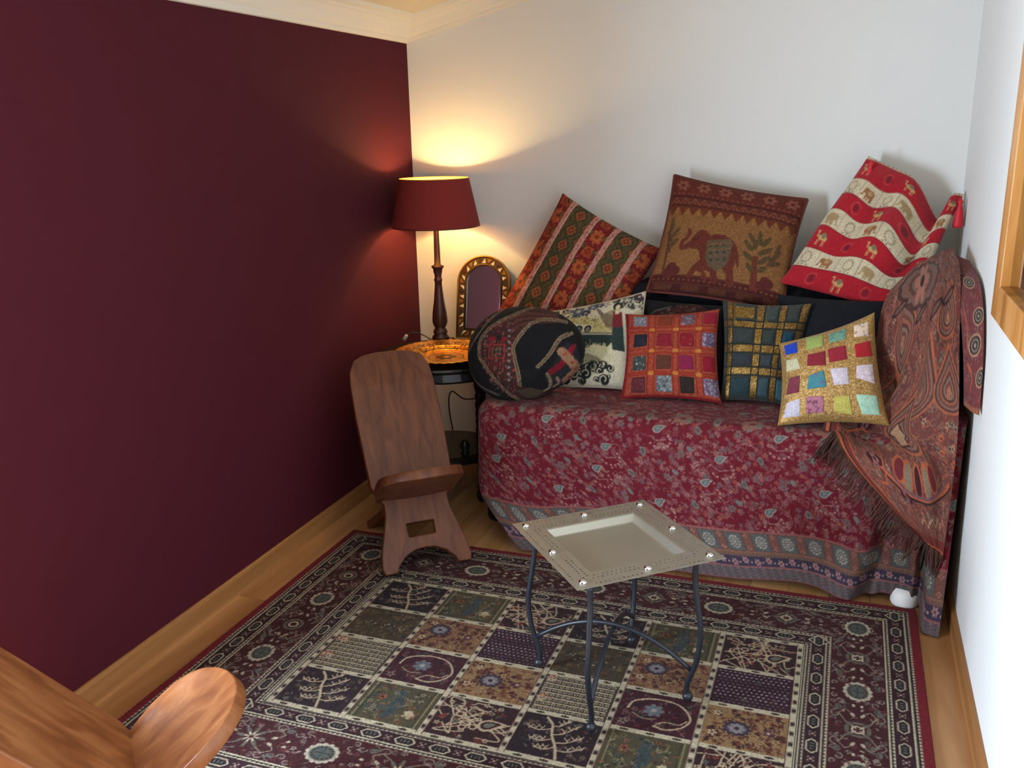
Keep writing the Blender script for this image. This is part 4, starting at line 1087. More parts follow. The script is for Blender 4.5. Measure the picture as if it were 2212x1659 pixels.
    Pb, _, _ = surf(-1, RR[::6, ::6], AA[::6, ::6]); nb = Pb.shape[:2]
    ctr = np.array([.735, -.665, .672]) - np.array(o0)
    Cb = np.zeros((nb[0] * nb[1], 4)); Cb[:, :3] = (24, 24, 28)
    Pa = np.vstack([P.reshape(-1, 3), Pb.reshape(-1, 3)]) + ctr
    Pa[:, 2] = np.maximum(Pa[:, 2], .008 + .0 * Pa[:, 2])
    F = np.vstack([gridfaces(nr, na), gridfaces(nb[0], nb[1], nr * na, True)])
    quads_mesh('cover', Pa, F, np.vstack([Cc, Cb]), M_fab, root)
bolster()

# ------------------------------------------------------------------ shawl over the armrest
def make_shawl():
    root = thing('paisley_shawl', 'brown and orange paisley shawl with fringe hanging over the sofa arm', 'shawl', (2.05, -.8, .23))
    o = np.array([2.05, -.8, .23])
    rows = [[(1.985, -.49, .965), (2.052, -.44, 1.012), (2.128, -.37, 1.035)],
            [(1.935, -.55, .890), (2.034, -.63, .955), (2.127, -.67, .990)],
            [(1.923, -.58, .763), (2.020, -.76, .835), (2.123, -.82, .850)],
            [(1.912, -.58, .612), (2.022, -.775, .680), (2.130, -.90, .690)],
            [(1.778, -.745, .530), (1.962, -.765, .532), (2.132, -.935, .559)],
            [(1.815, -.885, .515), (1.992, -.945, .472), (2.130, -.955, .437)],
            [(1.944, -.945, .384), (2.046, -.96, .356), (2.127, -.965, .341)],
            [(2.076, -.955, .262), (2.100, -.96, .248), (2.126, -.965, .227)]]
    K = np.array(rows)
    nu, nv = 230, 330
    tmp = np.stack([catmull(K[:, j], nv) for j in range(3)], 1)       # nv,3,3
    G = np.stack([catmull(tmp[i], nu) for i in range(nv)], 0)         # nv,nu,3
    du = np.gradient(G, axis=1); dv = np.gradient(G, axis=0)
    N = np.cross(du, dv); N /= np.linalg.norm(N, axis=-1, keepdims=True) + 1e-9
    N *= np.where(N[..., 1:2] > 0, -1, 1)
    U, V = np.meshgrid(np.linspace(0, 1, nu), np.linspace(0, 1, nv))
    fold = .012 * np.sin(9 * U + 3 * V) * np.sin(PI * np.clip(V * 1.1, 0, 1)) + .006 * wob(U, V, 3, 15) + .02 * np.exp(-((U - .62 - .15 * np.sin(3 * V)) / .1) ** 2) * np.sin(PI * V)
    # a deep tuck beside the sequinned cushion
    fold -= .02 * np.exp(-((U - .22) / .07) ** 2) * np.exp(-((V - .42) / .12) ** 2)
    G = G + N * (fold + .012)[..., None]
    G[..., 0] = np.minimum(G[..., 0], 2.166)
    # colours, drawn in the cloth's own (x across .42 m, y down the drop) coordinates
    H = None
    c = Cv(1, 1, nu, nv, (116, 66, 58), None)
    # drawing coords of zoomed study (1780..2140, 860..1360 and 500..960) mapped through quads
    dkc, orc, gyc, crm, mar = (60, 34, 32), (186, 96, 62), (128, 112, 98), (176, 138, 108), (112, 40, 44)
    q = RS(17)
    for _ in range(2600):
        x, y = q.rand(2); a = q.rand() * 6; r = .008 + .008 * q.rand(); t = np.linspace(0, 4.5, 7)
        c.line([(x + r * 1.4 * (1 - s_ * .15) * math.cos(a + s_), y + r * (1 - s_ * .15) * math.sin(a + s_)) for s_ in t], .005, [(150, 104, 86), (140, 84, 66), (84, 52, 48), (128, 100, 86), (160, 90, 68), (128, 62, 60)][q.randint(6)])
    for _ in range(160):
        x, y = q.rand(2); c.flower(x, y, .014, [gyc, orc, crm][q.randint(3)], dkc, 5)
    seq = [(172, 96, 66), (92, 56, 50), (134, 98, 84), (112, 68, 60), (156, 94, 70), (90, 56, 52), (132, 108, 94), (116, 62, 58), (164, 104, 80)]
    for (x, y, s_, rot, fl) in ((.66, .585, .24, .25, 1), (.62, .44, .22, -.2, -1), (.2, .50, .2, .5, 1), (.92, .60, .17, -.15, -1), (.3, .72, .2, .6, 1), (.85, .77, .15, .1, 1), (.33, .90, .14, .2, -1)):
        for k, col in enumerate(seq):
            kk = 1 - k * .105
            t = np.linspace(0, 2 * PI, 36, endpoint=False)
            px = np.sin(t) * np.sin(t / 2) ** 1.2 * .62 * kk * 1.5; py = np.cos(t) * .5 * kk - .13 * (1 - kk)
            px = fl * (px + .9 * np.clip(py + .1, 0, None) ** 2)
            cr_, sr_ = math.cos(rot), math.sin(rot)
            c.poly(np.stack([x + s_ * (px * cr_ - py * sr_), y + s_ * (px * sr_ + py * cr_)], 1), col)
        t = np.linspace(0, 9, 40); c.line([(x + s_ * .12 * (1 - u_ / 10) * math.cos(u_), y - s_ * .2 + s_ * .09 * (1 - u_ / 10) * math.sin(u_)) for u_ in t], .006, (186, 122, 92))
    # big pale rosette near the crest
    for k, col in enumerate(((78, 50, 46), (120, 92, 80), (128, 86, 74), (96, 62, 56), (132, 94, 80))):
        for a in range(14):
            aa = a * PI / 7; r = 1 - k * .14; c.ell(.45 + .22 * r * math.cos(aa), .88 + .075 * r * math.sin(aa), .055 * r, .024 * r, col)
        c.ell(.45, .88, .23 * (1 - k * .15), .08 * (1 - k * .15), col)
    c.flower(.45, .885, .09, (168, 112, 96), dkc, 6)
    for (x, y) in ((.25, .80), (.5, .77), (.72, .765), (.85, .80)): c.ell(x, y, .075, .014, dkc, .35); c.ell(x, y, .05, .008, (110, 84, 76), .35)
    # palmette fan near the tip (rows v .72-.9 -> y .28-.1)
    for k, a in enumerate(np.linspace(-1.1, 1.1, 5)):
        x, y = .62, .30; c.ell(x + .17 * math.sin(a), y - .055 * math.cos(a), .036, .06, orc, a); c.ell(x + .17 * math.sin(a), y - .055 * math.cos(a), .027, .05, [mar, (134, 116, 96), (70, 26, 34), (134, 116, 96), mar][k], a)
    t = np.linspace(PI * 1.05, PI * 1.95, 24)
    for r, wd, col in ((1.0, .018, orc), (1.08, .01, dkc), (.9, .012, (120, 84, 88))): c.line([(.62 + .34 * r * math.cos(s_), .30 + .10 * r * math.sin(s_)) for s_ in t], wd, col)
    c.poly([(.5, .40), (.58, .455), (.66, .40), (.63, .385), (.64, .36), (.56, .35), (.54, .385)], crm); c.line([(.5, .40), (.58, .455), (.66, .40), (.63, .385), (.64, .36), (.56, .35), (.54, .385)], .007, dkc, True)
    for (x, y) in ((.25, .37), (.28, .28), (.45, .19), (.3, .43)): c.ell(x, y, .06, .022, (70, 30, 34)); c.flower(x, y, .03, (150, 96, 96), dkc)
    # hem: left lower edge
    for x0, x1, col in ((0, .10, (122, 52, 46)), (0, .035, orc), (.035, .05, dkc), (.09, .10, orc)):
        c.poly([(x0, .0), (x1, .0), (x1, .40), (x0, .40)], col)
    c.poly([(0, 0), (1, 0), (1, .05), (0, .05)], (122, 52, 46)); c.poly([(0, 0), (1, 0), (1, .014), (0, .014)], orc); 
    c.curve([(.13, .30), (.17, .38), (.30, .41), (.36, .34), (.30, .22), (.2, .2)], .01, orc, 30); 
    for (x, y) in ((.5, .1), (.66, .11)): c.curve([(x, y), (x + .06, y + .02), (x + .1, y - .01), (x + .16, y + .02)], .012, crm, 14)
    c.jitter(.06, 7)
    A = c.out()[::-1]
    quads_mesh('drape', (G - o).reshape(-1, 3), gridfaces(nv, nu), A.reshape(-1, 4), M_shawl, root)
    # fold falling between the arm and the wall
    kl = catmull([(2.115, -.40, 1.036), (2.116, -.70, .965), (2.127, -.88, .81), (2.135, -.955, .68)], 150)
    kr = catmull([(2.162, -.49, 1.02), (2.164, -.80, .985), (2.166, -.96, .855), (2.166, -1.03, .675)], 150)
    w_ = np.linspace(0, 1, 60)[None, :, None]; S2 = kl[:, None] * (1 - w_) + kr[:, None] * w_
    S2[..., 1] -= .022 * np.sin(PI * w_[..., 0]) ; S2[..., 0] = np.minimum(S2[..., 0], 2.167)
    c = Cv(1, 1, 60, 150, (120, 58, 60))
    q = RS(5)
    for _ in range(260):
        x, y = q.rand(2); c.ell(x, y, .03, .007, [(150, 90, 80), (84, 48, 48), (130, 104, 96)][q.randint(3)], q.rand() * .4)
    for (x, y, s_) in ((.75, .50, .10), (.55, .36, .12), (.85, .18, .1), (.5, .72, .1)):
        for k, col in enumerate((crm, dkc, (130, 126, 110), dkc, (150, 146, 128))): c.ell(x, y, s_ * 2.6 * (1 - k * .2), s_ * .5 * (1 - k * .2), col)
    c.curve([(.15, .55), (.25, .45), (.2, .36)], .03, orc, 12); c.curve([(.2, .27), (.4, .2), (.35, .12)], .03, orc, 12)
    c.rect(0, 1, 0, .035, (150, 90, 64)); c.jitter(.06, 2)
    quads_mesh('side_fold', (S2 - o).reshape(-1, 3), gridfaces(150, 60), c.out()[::-1].reshape(-1, 4), M_shawl, root)
    # fringe along the lower left hem
    q = RS(11); e0 = int(nv * .60)
    edge = [G[i, 0] for i in range(e0, nv)] + [G[-1, j] for j in range(0, nu, 3)]
    edge = np.array(edge); seg = np.r_[0, np.cumsum(np.linalg.norm(np.diff(edge, axis=0), axis=1))]
    V_, F_, C_ = [], [], []
    for s_ in np.arange(.0, seg[-1], .0024):
        p = np.array([np.interp(s_, seg, edge[:, k]) for k in range(3)])
        Ls = .058 + .02 * q.rand(); dx = -.030 + .012 * q.randn() ; dy = -.002 + .004 * q.randn()
        if s_ > seg[-1] - .07: dx = -.004 + .006 * q.randn()
        b0 = len(V_); wd = .0012
        col = np.array((104, 70, 60)) * (.7 + .6 * q.rand())
        for k in range(4):
            t = k / 3; x = p[0] + dx * t + .004 * math.sin(3 * t + s_ * 90) * t; z = p[2] - Ls * t; y = p[1] + dy * t - .004
            V_ += [(x - wd, y, z), (x + wd, y - .001, z), (x, y - .0028, z)]
            C_ += [np.r_[col, 0]] * 3
        for k in range(3):
            for e in range(3):
                a, b2 = b0 + k * 3 + e, b0 + k * 3 + (e + 1) % 3
                F_.append((a, b2, b2 + 3, a + 3))
    fr = quads_mesh('fringe', np.array(V_) - o, np.array(F_), np.array(C_), M_fab, root)
    fr['kind'] = 'stuff'; fr['label'] = 'brown thread fringe'
make_shawl()

# ------------------------------------------------------------------ side table, tray, lamp, mirror
TC = (.300, -.405); TZ = .583
tb = thing('side_table', 'round black side table with twisted legs in the corner', 'table', (TC[0], TC[1], 0))
bm = bmesh.new(); lathe(bm, [(.2, TZ - .06), (.262, TZ - .058), (.266, TZ - .05), (.262, TZ - .022), (.276, TZ - .018), (.28, TZ - .008), (.276, TZ)], 48); obj('table_top', bm, M_black, tb, sm=False)
for k in range(4):
    a = PI / 4 + k * PI / 2 + .35; x, y = .2 * math.cos(a), .2 * math.sin(a)
    bm = bmesh.new()
    prof = []
    for z in np.linspace(.0, TZ - .055, 46):
        if z < .05: r = .012 + .012 * math.sin(PI * z / .05)
        elif .16 < z < .20 or z > TZ - .11: r = .02
        else: r = .0125 + .0055 * abs(math.sin(PI * (z - .05) / .034))
        prof.append((r, z))
    lathe(bm, prof, 14); o = obj('leg', bm, M_black, tb, sm=True); o.location = (x, y, 0)
bm = bmesh.new(); lathe(bm, [(.0, .165), (.17, .165), (.205, .172), (.205, .188), (.17, .195), (.0, .195)], 40, cap=False); obj('lower_shelf', bm, M_black, tb)
bm = bmesh.new(); lathe(bm, [(.012, .195), (.02, .205), (.012, .215), (.022, .235), (.012, .255), (.006, .262)], 16); o = obj('finial', bm, M_black, tb, sm=True); o.location = (.12, -.10, 0)

# tray of engraved brass
def tray():
    R = .203; n_r, n_a = 90, 220
    cx, cy, z0 = .336, -.468, TZ + .001
    c = Cv(2, 2, 200, 200, (206, 150, 62, .9))
    q = RS(3); dkb = (84, 56, 24, .7)
    for (r, wd) in ((.34, .03), (.28, .015), (.62, .015), (.86, .012)):
        t = np.linspace(0, 2 * PI, 70); c.line([(1 + r * math.cos(s_), 1 + r * math.sin(s_)) for s_ in t], wd, dkb)
    for k in range(26):
        a = k * 2 * PI / 26; r = .74 + .05 * (k % 2)
        c.flower(1 + r * math.cos(a), 1 + r * math.sin(a), .09, dkb, (214, 160, 70, .9), 5, a)
    for _ in range(240):
        a = q.rand() * 6.28; r = .36 + .6 * q.rand(); c.ell(1 + r * math.cos(a), 1 + r * math.sin(a), .02 + .03 * q.rand(), .012, [dkb, (132, 92, 40, .8), (224, 176, 90, .95)][q.randint(3)], q.rand() * 3)
    c.flower(1, 1, .22, dkb, (206, 150, 62, .9), 8)
    c.jitter(.1, 3); A = c.out()
    rr = np.linspace(0, 1, n_r); aa = np.linspace(0, 2 * PI, n_a); AA, RR = np.meshgrid(aa, rr)
    z = np.where(RR < .6, 0, np.where(RR < .68, (RR - .6) / .08 * .016, .016 + (RR - .68) / .32 * .010)) + .003
    z = z + .0012 * np.cos(AA * 40) * (RR > .97)
    X = R * RR * np.cos(AA); Y = R * RR * np.sin(AA)
    ix = np.clip(((X / R + 1) / 2 * 200).astype(int), 0, 199); iy = np.clip(((Y / R + 1) / 2 * 200).astype(int), 0, 199)
    C1 = A[iy, ix].reshape(-1, 4); P1 = np.stack([X, Y, z], -1).reshape(-1, 3)
    P2 = P1.copy(); P2[:, 2] -= .003; C2 = C1.copy()
    # outer lip
    P = np.vstack([P1, P2]); F = np.vstack([gridfaces(n_r, n_a), gridfaces(n_r, n_a, len(P1), True)])
    last = np.arange((n_r - 1) * n_a, n_r * n_a); lip = np.stack([last[:-1], last[1:], last[1:] + len(P1), last[:-1] + len(P1)], -1)
    root = thing('brass_tray', 'round engraved brass tray on the black side table', 'tray', (cx, cy, z0))
    M_br = fabric('engraved_brass', rough=.5, bump=.05, scale=200, sheen=0, glitter=True)
    quads_mesh('dish', P, np.vstack([F, lip]), np.vstack([C1, C2]), M_br, root)
tray()

def lamp():
    x, y = .204, -.226
    root = thing('table_lamp', 'lit table lamp with turned dark wood stem and red drum shade', 'lamp', (x, y, TZ))
    bm = bmesh.new(); bx(bm, -.045, .045, -.045, .045, 0, .018, .004); obj('base', bm, M_dark, root)
    H = .50
    bm = bmesh.new()
    prof = [(.036, .018), (.034, .03), (.026, .036), (.031, .048), (.026, .06), (.021, .064), (.029, .08), (.032, .095), (.030, .13), (.022, .18), (.0165, .235), (.0145, .262), (.0175, .266), (.0175, .272), (.0145, .276),
            (.015, .29), (.019, .305), (.019, .315), (.026, .322), (.026, .328), (.0135, .333), (.0125, .40), (.011, .47), (.011, .52), (.008, .535)]
    lathe(bm, prof, 28); obj('stem', bm, M_dark, root, sm=True)
    # shade (fabric outside, gilded paper inside) with real thickness
    zb, zt, rb, rt = .492, .683, .182, .1425
    bm = bmesh.new(); lathe(bm, [(rb, zb), (rt, zt)], 64, cap=False)
    m1, nt, b = mat('red_linen_shade'); b.inputs['Base Color'].default_value = L3(126, 34, 30); b.inputs['Roughness'].default_value = .9
    noise_bump(nt, b, 400, .3); obj('lamp_shade', bm, m1, root, sm=True)
    bm = bmesh.new(); lathe(bm, [(rb - .002, zb + .001), (rt - .002, zt - .001)], 64, cap=False)
    m2, nt, b = mat('gilded_shade_lining'); b.inputs['Base Color'].default_value = L3(236, 186, 92); b.inputs['Roughness'].default_value = .6
    nz = noise_bump(nt, b, 60, .05)
    lin_ = obj('shade_lining', bm, m2, root, sm=True)
    for (r, z) in ((rb - .001, zb), (rt - .001, zt)):
        bm = bmesh.new(); tube(bm, [((r) * math.cos(t), (r) * math.sin(t), z) for t in np.linspace(0, 2 * PI, 65)], .0022, 6, False); obj('shade_rim', bm, M_dark if z < .6 else plain('gilt_rim', L3(200, 140, 60), .5), root, sm=True)
    bm = bmesh.new()
    for k in range(3):
        a = k * 2 * PI / 3 + .3; tube(bm, [(0.012 * math.cos(a), .012 * math.sin(a), .535), ((rt + .02) * math.cos(a) * .9, (rt + .02) * math.sin(a) * .9, .6)], .0018, 6)
    obj('shade_carrier', bm, M_iron, root)
    # bulb
    bm = bmesh.new(); lathe(bm, [(.012, .535), (.014, .555), (.026, .575), (.030, .592), (.026, .61), (.012, .622), (.003, .625)], 20)
    mb, nt, b = mat('glowing_bulb'); b.inputs['Emission Color'].default_value = (1, .62, .24, 1); b.inputs['Emission Strength'].default_value = 60; b.inputs['Base Color'].default_value = (1, .9, .8, 1)
    obj('bulb', bm, mb, root, sm=True)
    l = bpy.data.lights.new('lamp_bulb_light', 'POINT'); l.energy = 46.0; l.color = (1, .74, .30); l.shadow_soft_size = .03
    o = bpy.data.objects.new('lamp_bulb_light', l); COL.objects.link(o); o.parent = root; o.location = (0, 0, .60)
    # flex with an inline switch
    bm = bmesh.new(); tube(bm, catmull([(-.04, .0, .008), (-.075, -.01, .030), (-.105, -.03, .045), (-.135, -.05, .035), (-.150, -.07, .005)], 26), .0026, 6); fl = obj('flex', bm, M_cord, root, sm=True)
    bm = bmesh.new(); lathe(bm, [(.004, -.016), (.008, -.012), (.008, .012), (.004, .016)], 10); s_ = obj('flex_switch', bm, M_bulbglass, fl, sm=True); s_.location = (-.140, -.055, .026); s_.rotation_euler = (.2, .6, .3)
    bm = bmesh.new(); tube(bm, [(p[0] + x, p[1] + y, p[2] + TZ) for p in catmull([(.06, .09, -.07), (.12, .09, -.11), (.16, .09, -.18), (.14, .09, -.25), (.06, .09, -.27), (.0, .09, -.24), (-.02, .1, -.32), (.0, .12, -.5), (.02, .15, -.57)], 50)], .003, 6)
    obj('power_cable', bm, M_cord, sm=True, label='thin dark power cable looping under the side table', cat='cable')
lamp()

def arch_mirror():
    x0, x1, z0, zt = 0., .236, 0., .355
    root = thing('arched_mirror', 'small arched mirror with brass and bone triangle frame leaning on the white wall', 'mirror', (.232, -.118, TZ + .001))
    root.rotation_euler = (-.21, 0, .10)
    w = x1 - x0; fr = .042; cx = w / 2
    def arch(ins, n=22):
        r = w / 2 - ins; zc_ = zt - w / 2
        return [(ins, z0 + ins)] + [(w - ins, z0 + ins)] + [(cx + r * math.cos(t), zc_ + r * 1.0 * math.sin(t)) for t in np.linspace(0, PI, n)]
    def ringmesh(bm, A, B, y0, y1):
        for (pa, pb) in ((A, B),):
            va = [bm.verts.new((p[0], y1, p[1])) for p in pa]; vb = [bm.verts.new((p[0], y1, p[1])) for p in pb]
            wa = [bm.verts.new((p[0], y0, p[1])) for p in pa]; wb = [bm.verts.new((p[0], y0, p[1])) for p in pb]
            n = len(pa)
            for i in range(n):
                j = (i + 1) % n
                bm.faces.new((va[i], va[j], vb[j], vb[i])); bm.faces.new((wa[j], wa[i], wb[i], wb[j]))
                bm.faces.new((va[j], va[i], wa[i], wa[j])); bm.faces.new((vb[i], vb[j], wb[j], wb[i]))
    M_fr = plain('dark_brass_frame', L3(96, 72, 38), .4, .6, bump=(150, .3)); M_bone = plain('bone_inlay', L3(222, 206, 172), .4); M_brs = plain('brass_bead', L3(170, 128, 60), .35, .8)
    bm = bmesh.new(); ringmesh(bm, arch(0), arch(fr), 0, -.016); obj('frame', bm, M_fr, root)
    bm = bmesh.new(); tube(bm, [(p[0], -.017, p[1]) for p in arch(.004) + [arch(.004)[0]]], .0045, 6); obj('outer_bead', bm, M_brs, root, sm=True)
    bm = bmesh.new(); tube(bm, [(p[0], -.017, p[1]) for p in arch(fr - .003) + [arch(fr - .003)[0]]], .004, 6); obj('inner_bead', bm, M_fr, root, sm=True)
    bm = bmesh.new(); bm.faces.new([bm.verts.new((p[0], -.006, p[1])) for p in arch(fr - .002)]); 
    obj('mirror_glass', bm, plain('mirror_glass', (.86, .84, .86, 1), .03, 1.0), root)
    bm = bmesh.new(); bm.faces.new([bm.verts.new((p[0], .001, p[1])) for p in arch(.002)]); obj('backing', bm, M_dark, root)
    # triangles round the frame
    A, B = arch(.011, 60), arch(fr - .009, 60)
    def resample(P, n):
        P = np.array(P + [P[0]]); s = np.r_[0, np.cumsum(np.hypot(*np.diff(P, axis=0).T))]; t = np.linspace(0, s[-1], n, endpoint=False)
        return np.stack([np.interp(t, s, P[:, k]) for k in (0, 1)], 1)
    n = 44; a = resample(A, n); b = resample(B, n); tri = None
    for k in range(n):
        pts = [a[k], a[(k + 1) % n], (b[k] + b[(k + 1) % n]) / 2] if k % 2 else [b[k], b[(k + 1) % n], (a[k] + a[(k + 1) % n]) / 2]
        ctr = sum(pts) / 3; bm = bmesh.new()
        f = [bm.verts.new((p[0] * .85 + ctr[0] * .15, -.0185, p[1] * .85 + ctr[1] * .15)) for p in pts]; g = [bm.verts.new((v.co.x, -.014, v.co.z)) for v in f]
        bm.faces.new(f)
        for i in range(3): bm.faces.new((f[i], f[(i + 1) % 3], g[(i + 1) % 3], g[i]))
        obj('inlay_triangle', bm, M_bone if k % 2 == 0 else (M_brs if k % 4 == 1 else M_dark), root)
arch_mirror()

# ------------------------------------------------------------------ two-plank carved chairs
def plank_mesh(outline, holes, th, curve=None, m_=None):
    """2-D outline (x, s) -> extruded plank in local x / s / thickness, filled with a grid-free triangulation"""
    bm = bmesh.new()
    def loop(pts):
        vs = [bm.verts.new((p[0], p[1], 0)) for p in pts]
        return [bm.edges.new((vs[i], vs[(i + 1) % len(vs)])) for i in range(len(vs))]
    es = loop(outline)
    for h in holes: es += loop(h)
    bmesh.ops.triangle_fill(bm, edges=es, use_beauty=True)
    bmesh.ops.recalc_face_normals(bm, faces=bm.faces)
    r = bmesh.ops.extrude_face_region(bm, geom=list(bm.faces))
    for v in [g for g in r['geom'] if isinstance(g, bmesh.types.BMVert)]: v.co.z += th
    bmesh.ops.recalc_face_normals(bm, faces=bm.faces)
    sharp = [e for e in bm.edges if len(e.link_faces) == 2 and e.calc_face_angle(0) > 1.0]
    bmesh.ops.bevel(bm, geom=sharp, offset=.004, segments=2, affect='EDGES', profile=.5)
    return bm
def smooth_poly(pts, n):
    P = list(pts); q = catmull(P + [P[0]], n)[:-1]
    return [tuple(p) for p in q]
def make_chair(label, m_, loc, th_dir, lean, wide=1.0):
    root = thing('carved_chair', label, 'chair', (loc[0], loc[1], loc[2]), th_dir, 'two-plank carved chairs')
    # local frame of the root: +x = forward, +y = left side
    # back plank: x across, s up the plank
    right = [(.150, .0), (.156, .02), (.150, .07), (.132, .13), (.115, .19), (.112, .235), (.125, .262), (.146, .30), (.150, .42), (.153, .55), (.152, .66), (.146, .72), (.126, .762), (.09, .782), (.04, .79)]
    left = [(-x, s) for x, s in right[::-1]]
    arch = [(-.108, .0), (-.098, .022), (-.07, .05), (-.035, .066), (0, .070), (.035, .066), (.07, .05), (.098, .022), (.108, .0)]
    out = right + left + arch
    hole = [(-.048, .112), (.046, .112), (.048, .158), (-.05, .158)]
    bm = plank_mesh(out, [hole], .034)
    # x -> -y(local), s -> up along lean, thickness backwards
    cl, sl = math.cos(lean), math.sin(lean)
    for v in bm.verts:
        x, s, t = v.co
        # slightly dished backrest
        dish = .012 * max(0, (s - .3) / .5) * (1 - (x / .15) ** 2) if s > .3 else 0
        d = t + dish * 0
        v.co = (-s * sl - (t + dish) * cl, x * wide, s * cl - (t + dish) * sl + .034 * sl)
    obj('back_plank', bm, m_, root, sm=False)
    # carved arch line on the back
    # seat plank: from rear foot up through the slot to the rounded front
    sb = math.radians(36)
    d0 = -.395                                         # rear end, along the plank from the crossing
    o = [(.145, .10), (.145, .12)] + [(.145 * math.cos(t), .135 + .135 * math.sin(t)) for t in np.linspace(.1, PI - .1, 25)] + [(-.145, .12), (-.145, .10), (-.142, .04), (-.135, .0), (-.060, -.012), (-.058, -.10), (-.075, -.25), (-.10, d0 + .02), (-.105, d0), (.105, d0), (.10, d0 + .02), (.075, -.25), (.058, -.10), (.060, -.012), (.135, .0), (.142, .04)]
    bm = plank_mesh(o, [], .032)
    bmesh.ops.subdivide_edges(bm, edges=[e for e in bm.edges if e.calc_length() > .05], cuts=3, use_grid_fill=True)
    cs, ss_ = math.cos(sb), math.sin(sb)
    for v in bm.verts:
        x, d, t = v.co
        dish = (.020 * (x / .145) ** 2 - .006) * min(1, max(0, (d + .02) / .1))
        t2 = t + dish
        v.co = (-.27 * sl + d * cs - t2 * ss_, x, .27 * cl - .012 + d * ss_ + t2 * cs)
    obj('seat_plank', bm, m_, root, sm=True)
    return root
ch1 = make_chair('brown carved two-plank chair standing beside the red bedspread', M_chair, (.552, -1.144, .012), math.atan2(-.7441, .6681), math.atan2(.435, .668))
ch2 = make_chair('honey brown carved two-plank chair by the skirting with its seat over the rug border', M_chair2, (.682, -2.372, .012), math.radians(45), math.radians(40), 1.07)

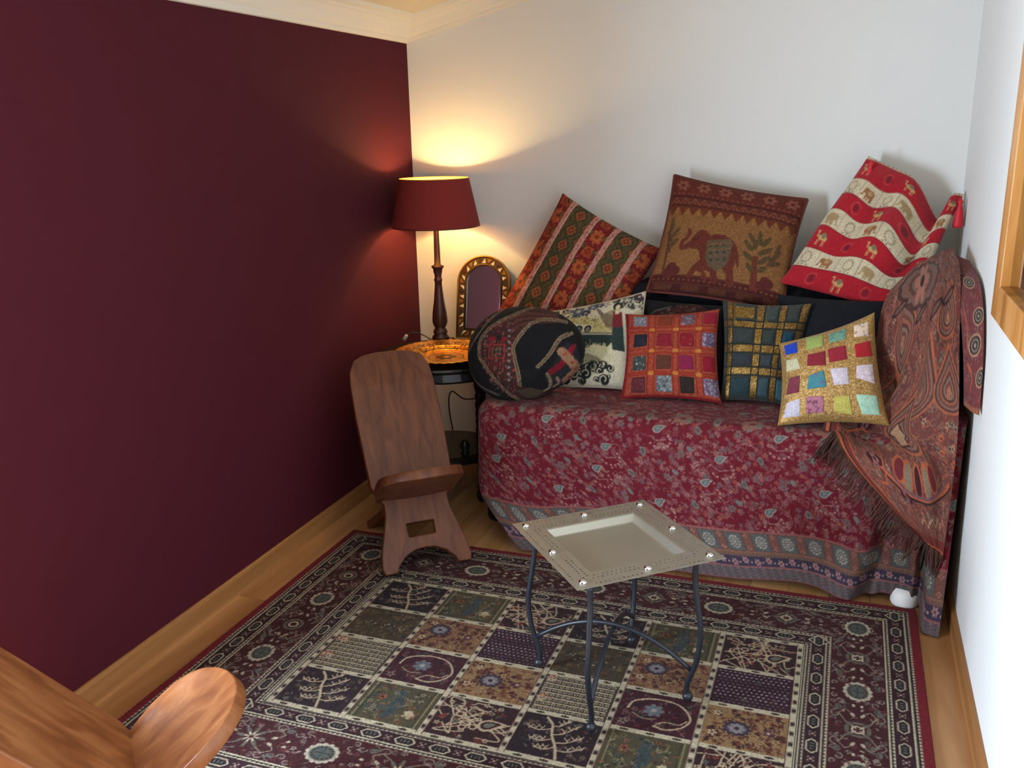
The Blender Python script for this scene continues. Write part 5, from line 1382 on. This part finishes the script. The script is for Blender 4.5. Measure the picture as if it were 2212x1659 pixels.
# ------------------------------------------------------------------ tray table
def tray_table():
    c0 = Vector((1.291, -1.572, 0))
    root = thing('tray_table', 'square aluminium tray table with studs on curved black iron legs', 'table', (c0.x, c0.y, .0125))
    L = [Vector((1.003, -1.523, 0)), Vector((1.276, -1.833, 0)), Vector((1.568, -1.573, 0)), Vector((1.297, -1.269, 0))]
    L = [v - c0 for v in L]
    # square fitted: half diagonal and angle
    hd = sum(v.length for v in L) / 4; a0 = math.atan2(L[1].y, L[1].x) + PI / 4
    hs = hd / math.sqrt(2); Z = .4145
    rot = Matrix.Rotation(a0, 4, 'Z')
    th = .0012                                           # sheet thickness of the rim, with real punched holes
    holes = []
    for side in range(4):
        for t in np.linspace(-.72, .72, 25):
            if abs(t) < .07: continue
            for row, off in ((.74, 0), (.80, .03), (.93, 0), (.865, .0)):
                if row == .865 and int((t + 1) * 50) % 3: continue
                if row == .93 and int((t + 1) * 100) % 2: continue
                p = Matrix.Rotation(side * PI / 2, 4, 'Z') @ Vector(((t + off) * hs, -row * hs, 0))
                if max(abs(abs(p.x) - .86 * hs), abs(abs(p.y) - .86 * hs)) < .014: continue
                if all((p.x - x) ** 2 + (p.y - y) ** 2 > .0078 ** 2 for x, y in holes): holes.append((p.x, p.y))
    bm = bmesh.new(); es = []
    def loop(pts):
        vs = [bm.verts.new((x, y, Z - th)) for x, y in pts]
        return [bm.edges.new((vs[i], vs[(i + 1) % len(vs)])) for i in range(len(vs))]
    ho, hi = hs, hs * .66
    es += loop([(-ho, -ho), (ho, -ho), (ho, ho), (-ho, ho)]); es += loop([(-hi, -hi), (hi, -hi), (hi, hi), (-hi, hi)])
    for x, y in holes: es += loop([(x + .0034 * math.cos(a_), y + .0034 * math.sin(a_)) for a_ in np.linspace(0, 2 * PI, 6, endpoint=False)])
    bmesh.ops.triangle_fill(bm, edges=es, use_beauty=True)
    r_ = bmesh.ops.extrude_face_region(bm, geom=list(bm.faces))
    for v in [g for g in r_['geom'] if isinstance(g, bmesh.types.BMVert)]: v.co.z = Z
    bm.transform(rot); obj('tray_rim', bm, M_alu, root)
    prof = [(hs * .661, Z - .0002), (hs * .645, Z - .002), (hs * .60, Z - .020), (hs * .58, Z - .022)]
    def sq(bm, h, z, n=1):
        return [bm.verts.new((sx * h, sy * h, z)) for sx, sy in ((-1, -1), (1, -1), (1, 1), (-1, 1))]
    bm = bmesh.new(); rings = [sq(bm, h, z) for h, z in prof]
    for a, b in zip(rings, rings[1:]):
        for k in range(4): bm.faces.new((a[k], a[(k + 1) % 4], b[(k + 1) % 4], b[k]))
    bm.faces.new(rings[-1])
    low = [sq(bm, h, z) for h, z in ((hs * .58, Z - .026), (hs * .661, Z - .004))]
    bm.faces.new(low[0][::-1])
    for k in range(4):
        bm.faces.new((low[0][k], low[0][(k + 1) % 4], low[1][(k + 1) % 4], low[1][k]))
        bm.faces.new((low[1][k], low[1][(k + 1) % 4], rings[0][(k + 1) % 4], rings[0][k]))
    bm.transform(rot); obj('tray', bm, M_alu, root)
    # studs
    for (sx, sy) in ((-1, -1), (1, -1), (1, 1), (-1, 1), (0, -1), (1, 0), (0, 1), (-1, 0)):
        k = .86
        p = rot @ Vector((sx * hs * k, sy * hs * k, Z))
        bm = bmesh.new(); lathe(bm, [(.0105, 0), (.0105, .002), (.0095, .005), (.006, .0075), (.001, .0085)], 16); o = obj('stud', bm, M_rivet, root, sm=True); o.location = p
    # legs
    feet = [Vector((1.2952, -1.8145, 0)), Vector((1.5029, -1.609, 0)), Vector((1.3005, -1.382, 0)), Vector((1.0796, -1.5793, 0))]
    for f in feet:
        d = f - c0; R = d.length; d.normalize()
        rz = [(1.02 * R, Z - .005), (1.01 * R, Z - .06), (1.05 * R, .29), (1.10 * R, .21), (1.06 * R, .13), (.96 * R, .06), (.97 * R, .012)]
        pts = catmull([(d.x * r, d.y * r, z) for r, z in rz], 40)
        bm = bmesh.new(); tube(bm, pts, .0072, 10); o = obj('leg', bm, M_iron, root, sm=True)
        bm = bmesh.new(); bmesh.ops.create_uvsphere(bm, u_segments=16, v_segments=10, radius=.0135); s_ = obj('ball_foot', bm, M_iron, o, sm=True); s_.location = (d.x * R * .97, d.y * R * .97, .024)
    for (a, b) in ((0, 2), (1, 3)):
        A = feet[a] - c0; B = feet[b] - c0
        pts = []
        for t in np.linspace(0, 1, 30):
            p = A.lerp(B, t) * .99; z = .095 + .085 * (1 - (2 * t - 1) ** 2) + (.008 if a else 0); pts.append((p.x, p.y, z))
        bm = bmesh.new(); tube(bm, pts, .0065, 8); obj('stretcher', bm, M_iron, root, sm=True)
tray_table()

# ------------------------------------------------------------------ oak frame on the right wall
def oak_frame():
    ya, yb, za, zb = -1.21, -1.93, .985, 1.72
    root = thing('oak_framed_mirror', 'oak framed mirror hanging on the white side wall', 'mirror', (XW - .001, ya, za))
    t = .034; w = .082
    def piece(name, y0, y1, z0, z1):
        bm = bmesh.new(); bx(bm, -t, 0, y0 - ya, y1 - ya, z0 - za, z1 - za, .003); obj(name, bm, M_oak, root)
    piece('stile', ya - w, ya, za, zb); piece('stile', yb, yb + w, za, zb); piece('rail', yb + w, ya - w, za, za + w); piece('rail', yb + w, ya - w, zb - w, zb)
    bm = bmesh.new(); bx(bm, -.012, -.008, yb + w - ya, -w, w, zb - w - za); obj('glass', bm, plain('olive_tinted_mirror', L3(150, 140, 96), .06, 1.0), root)
oak_frame()
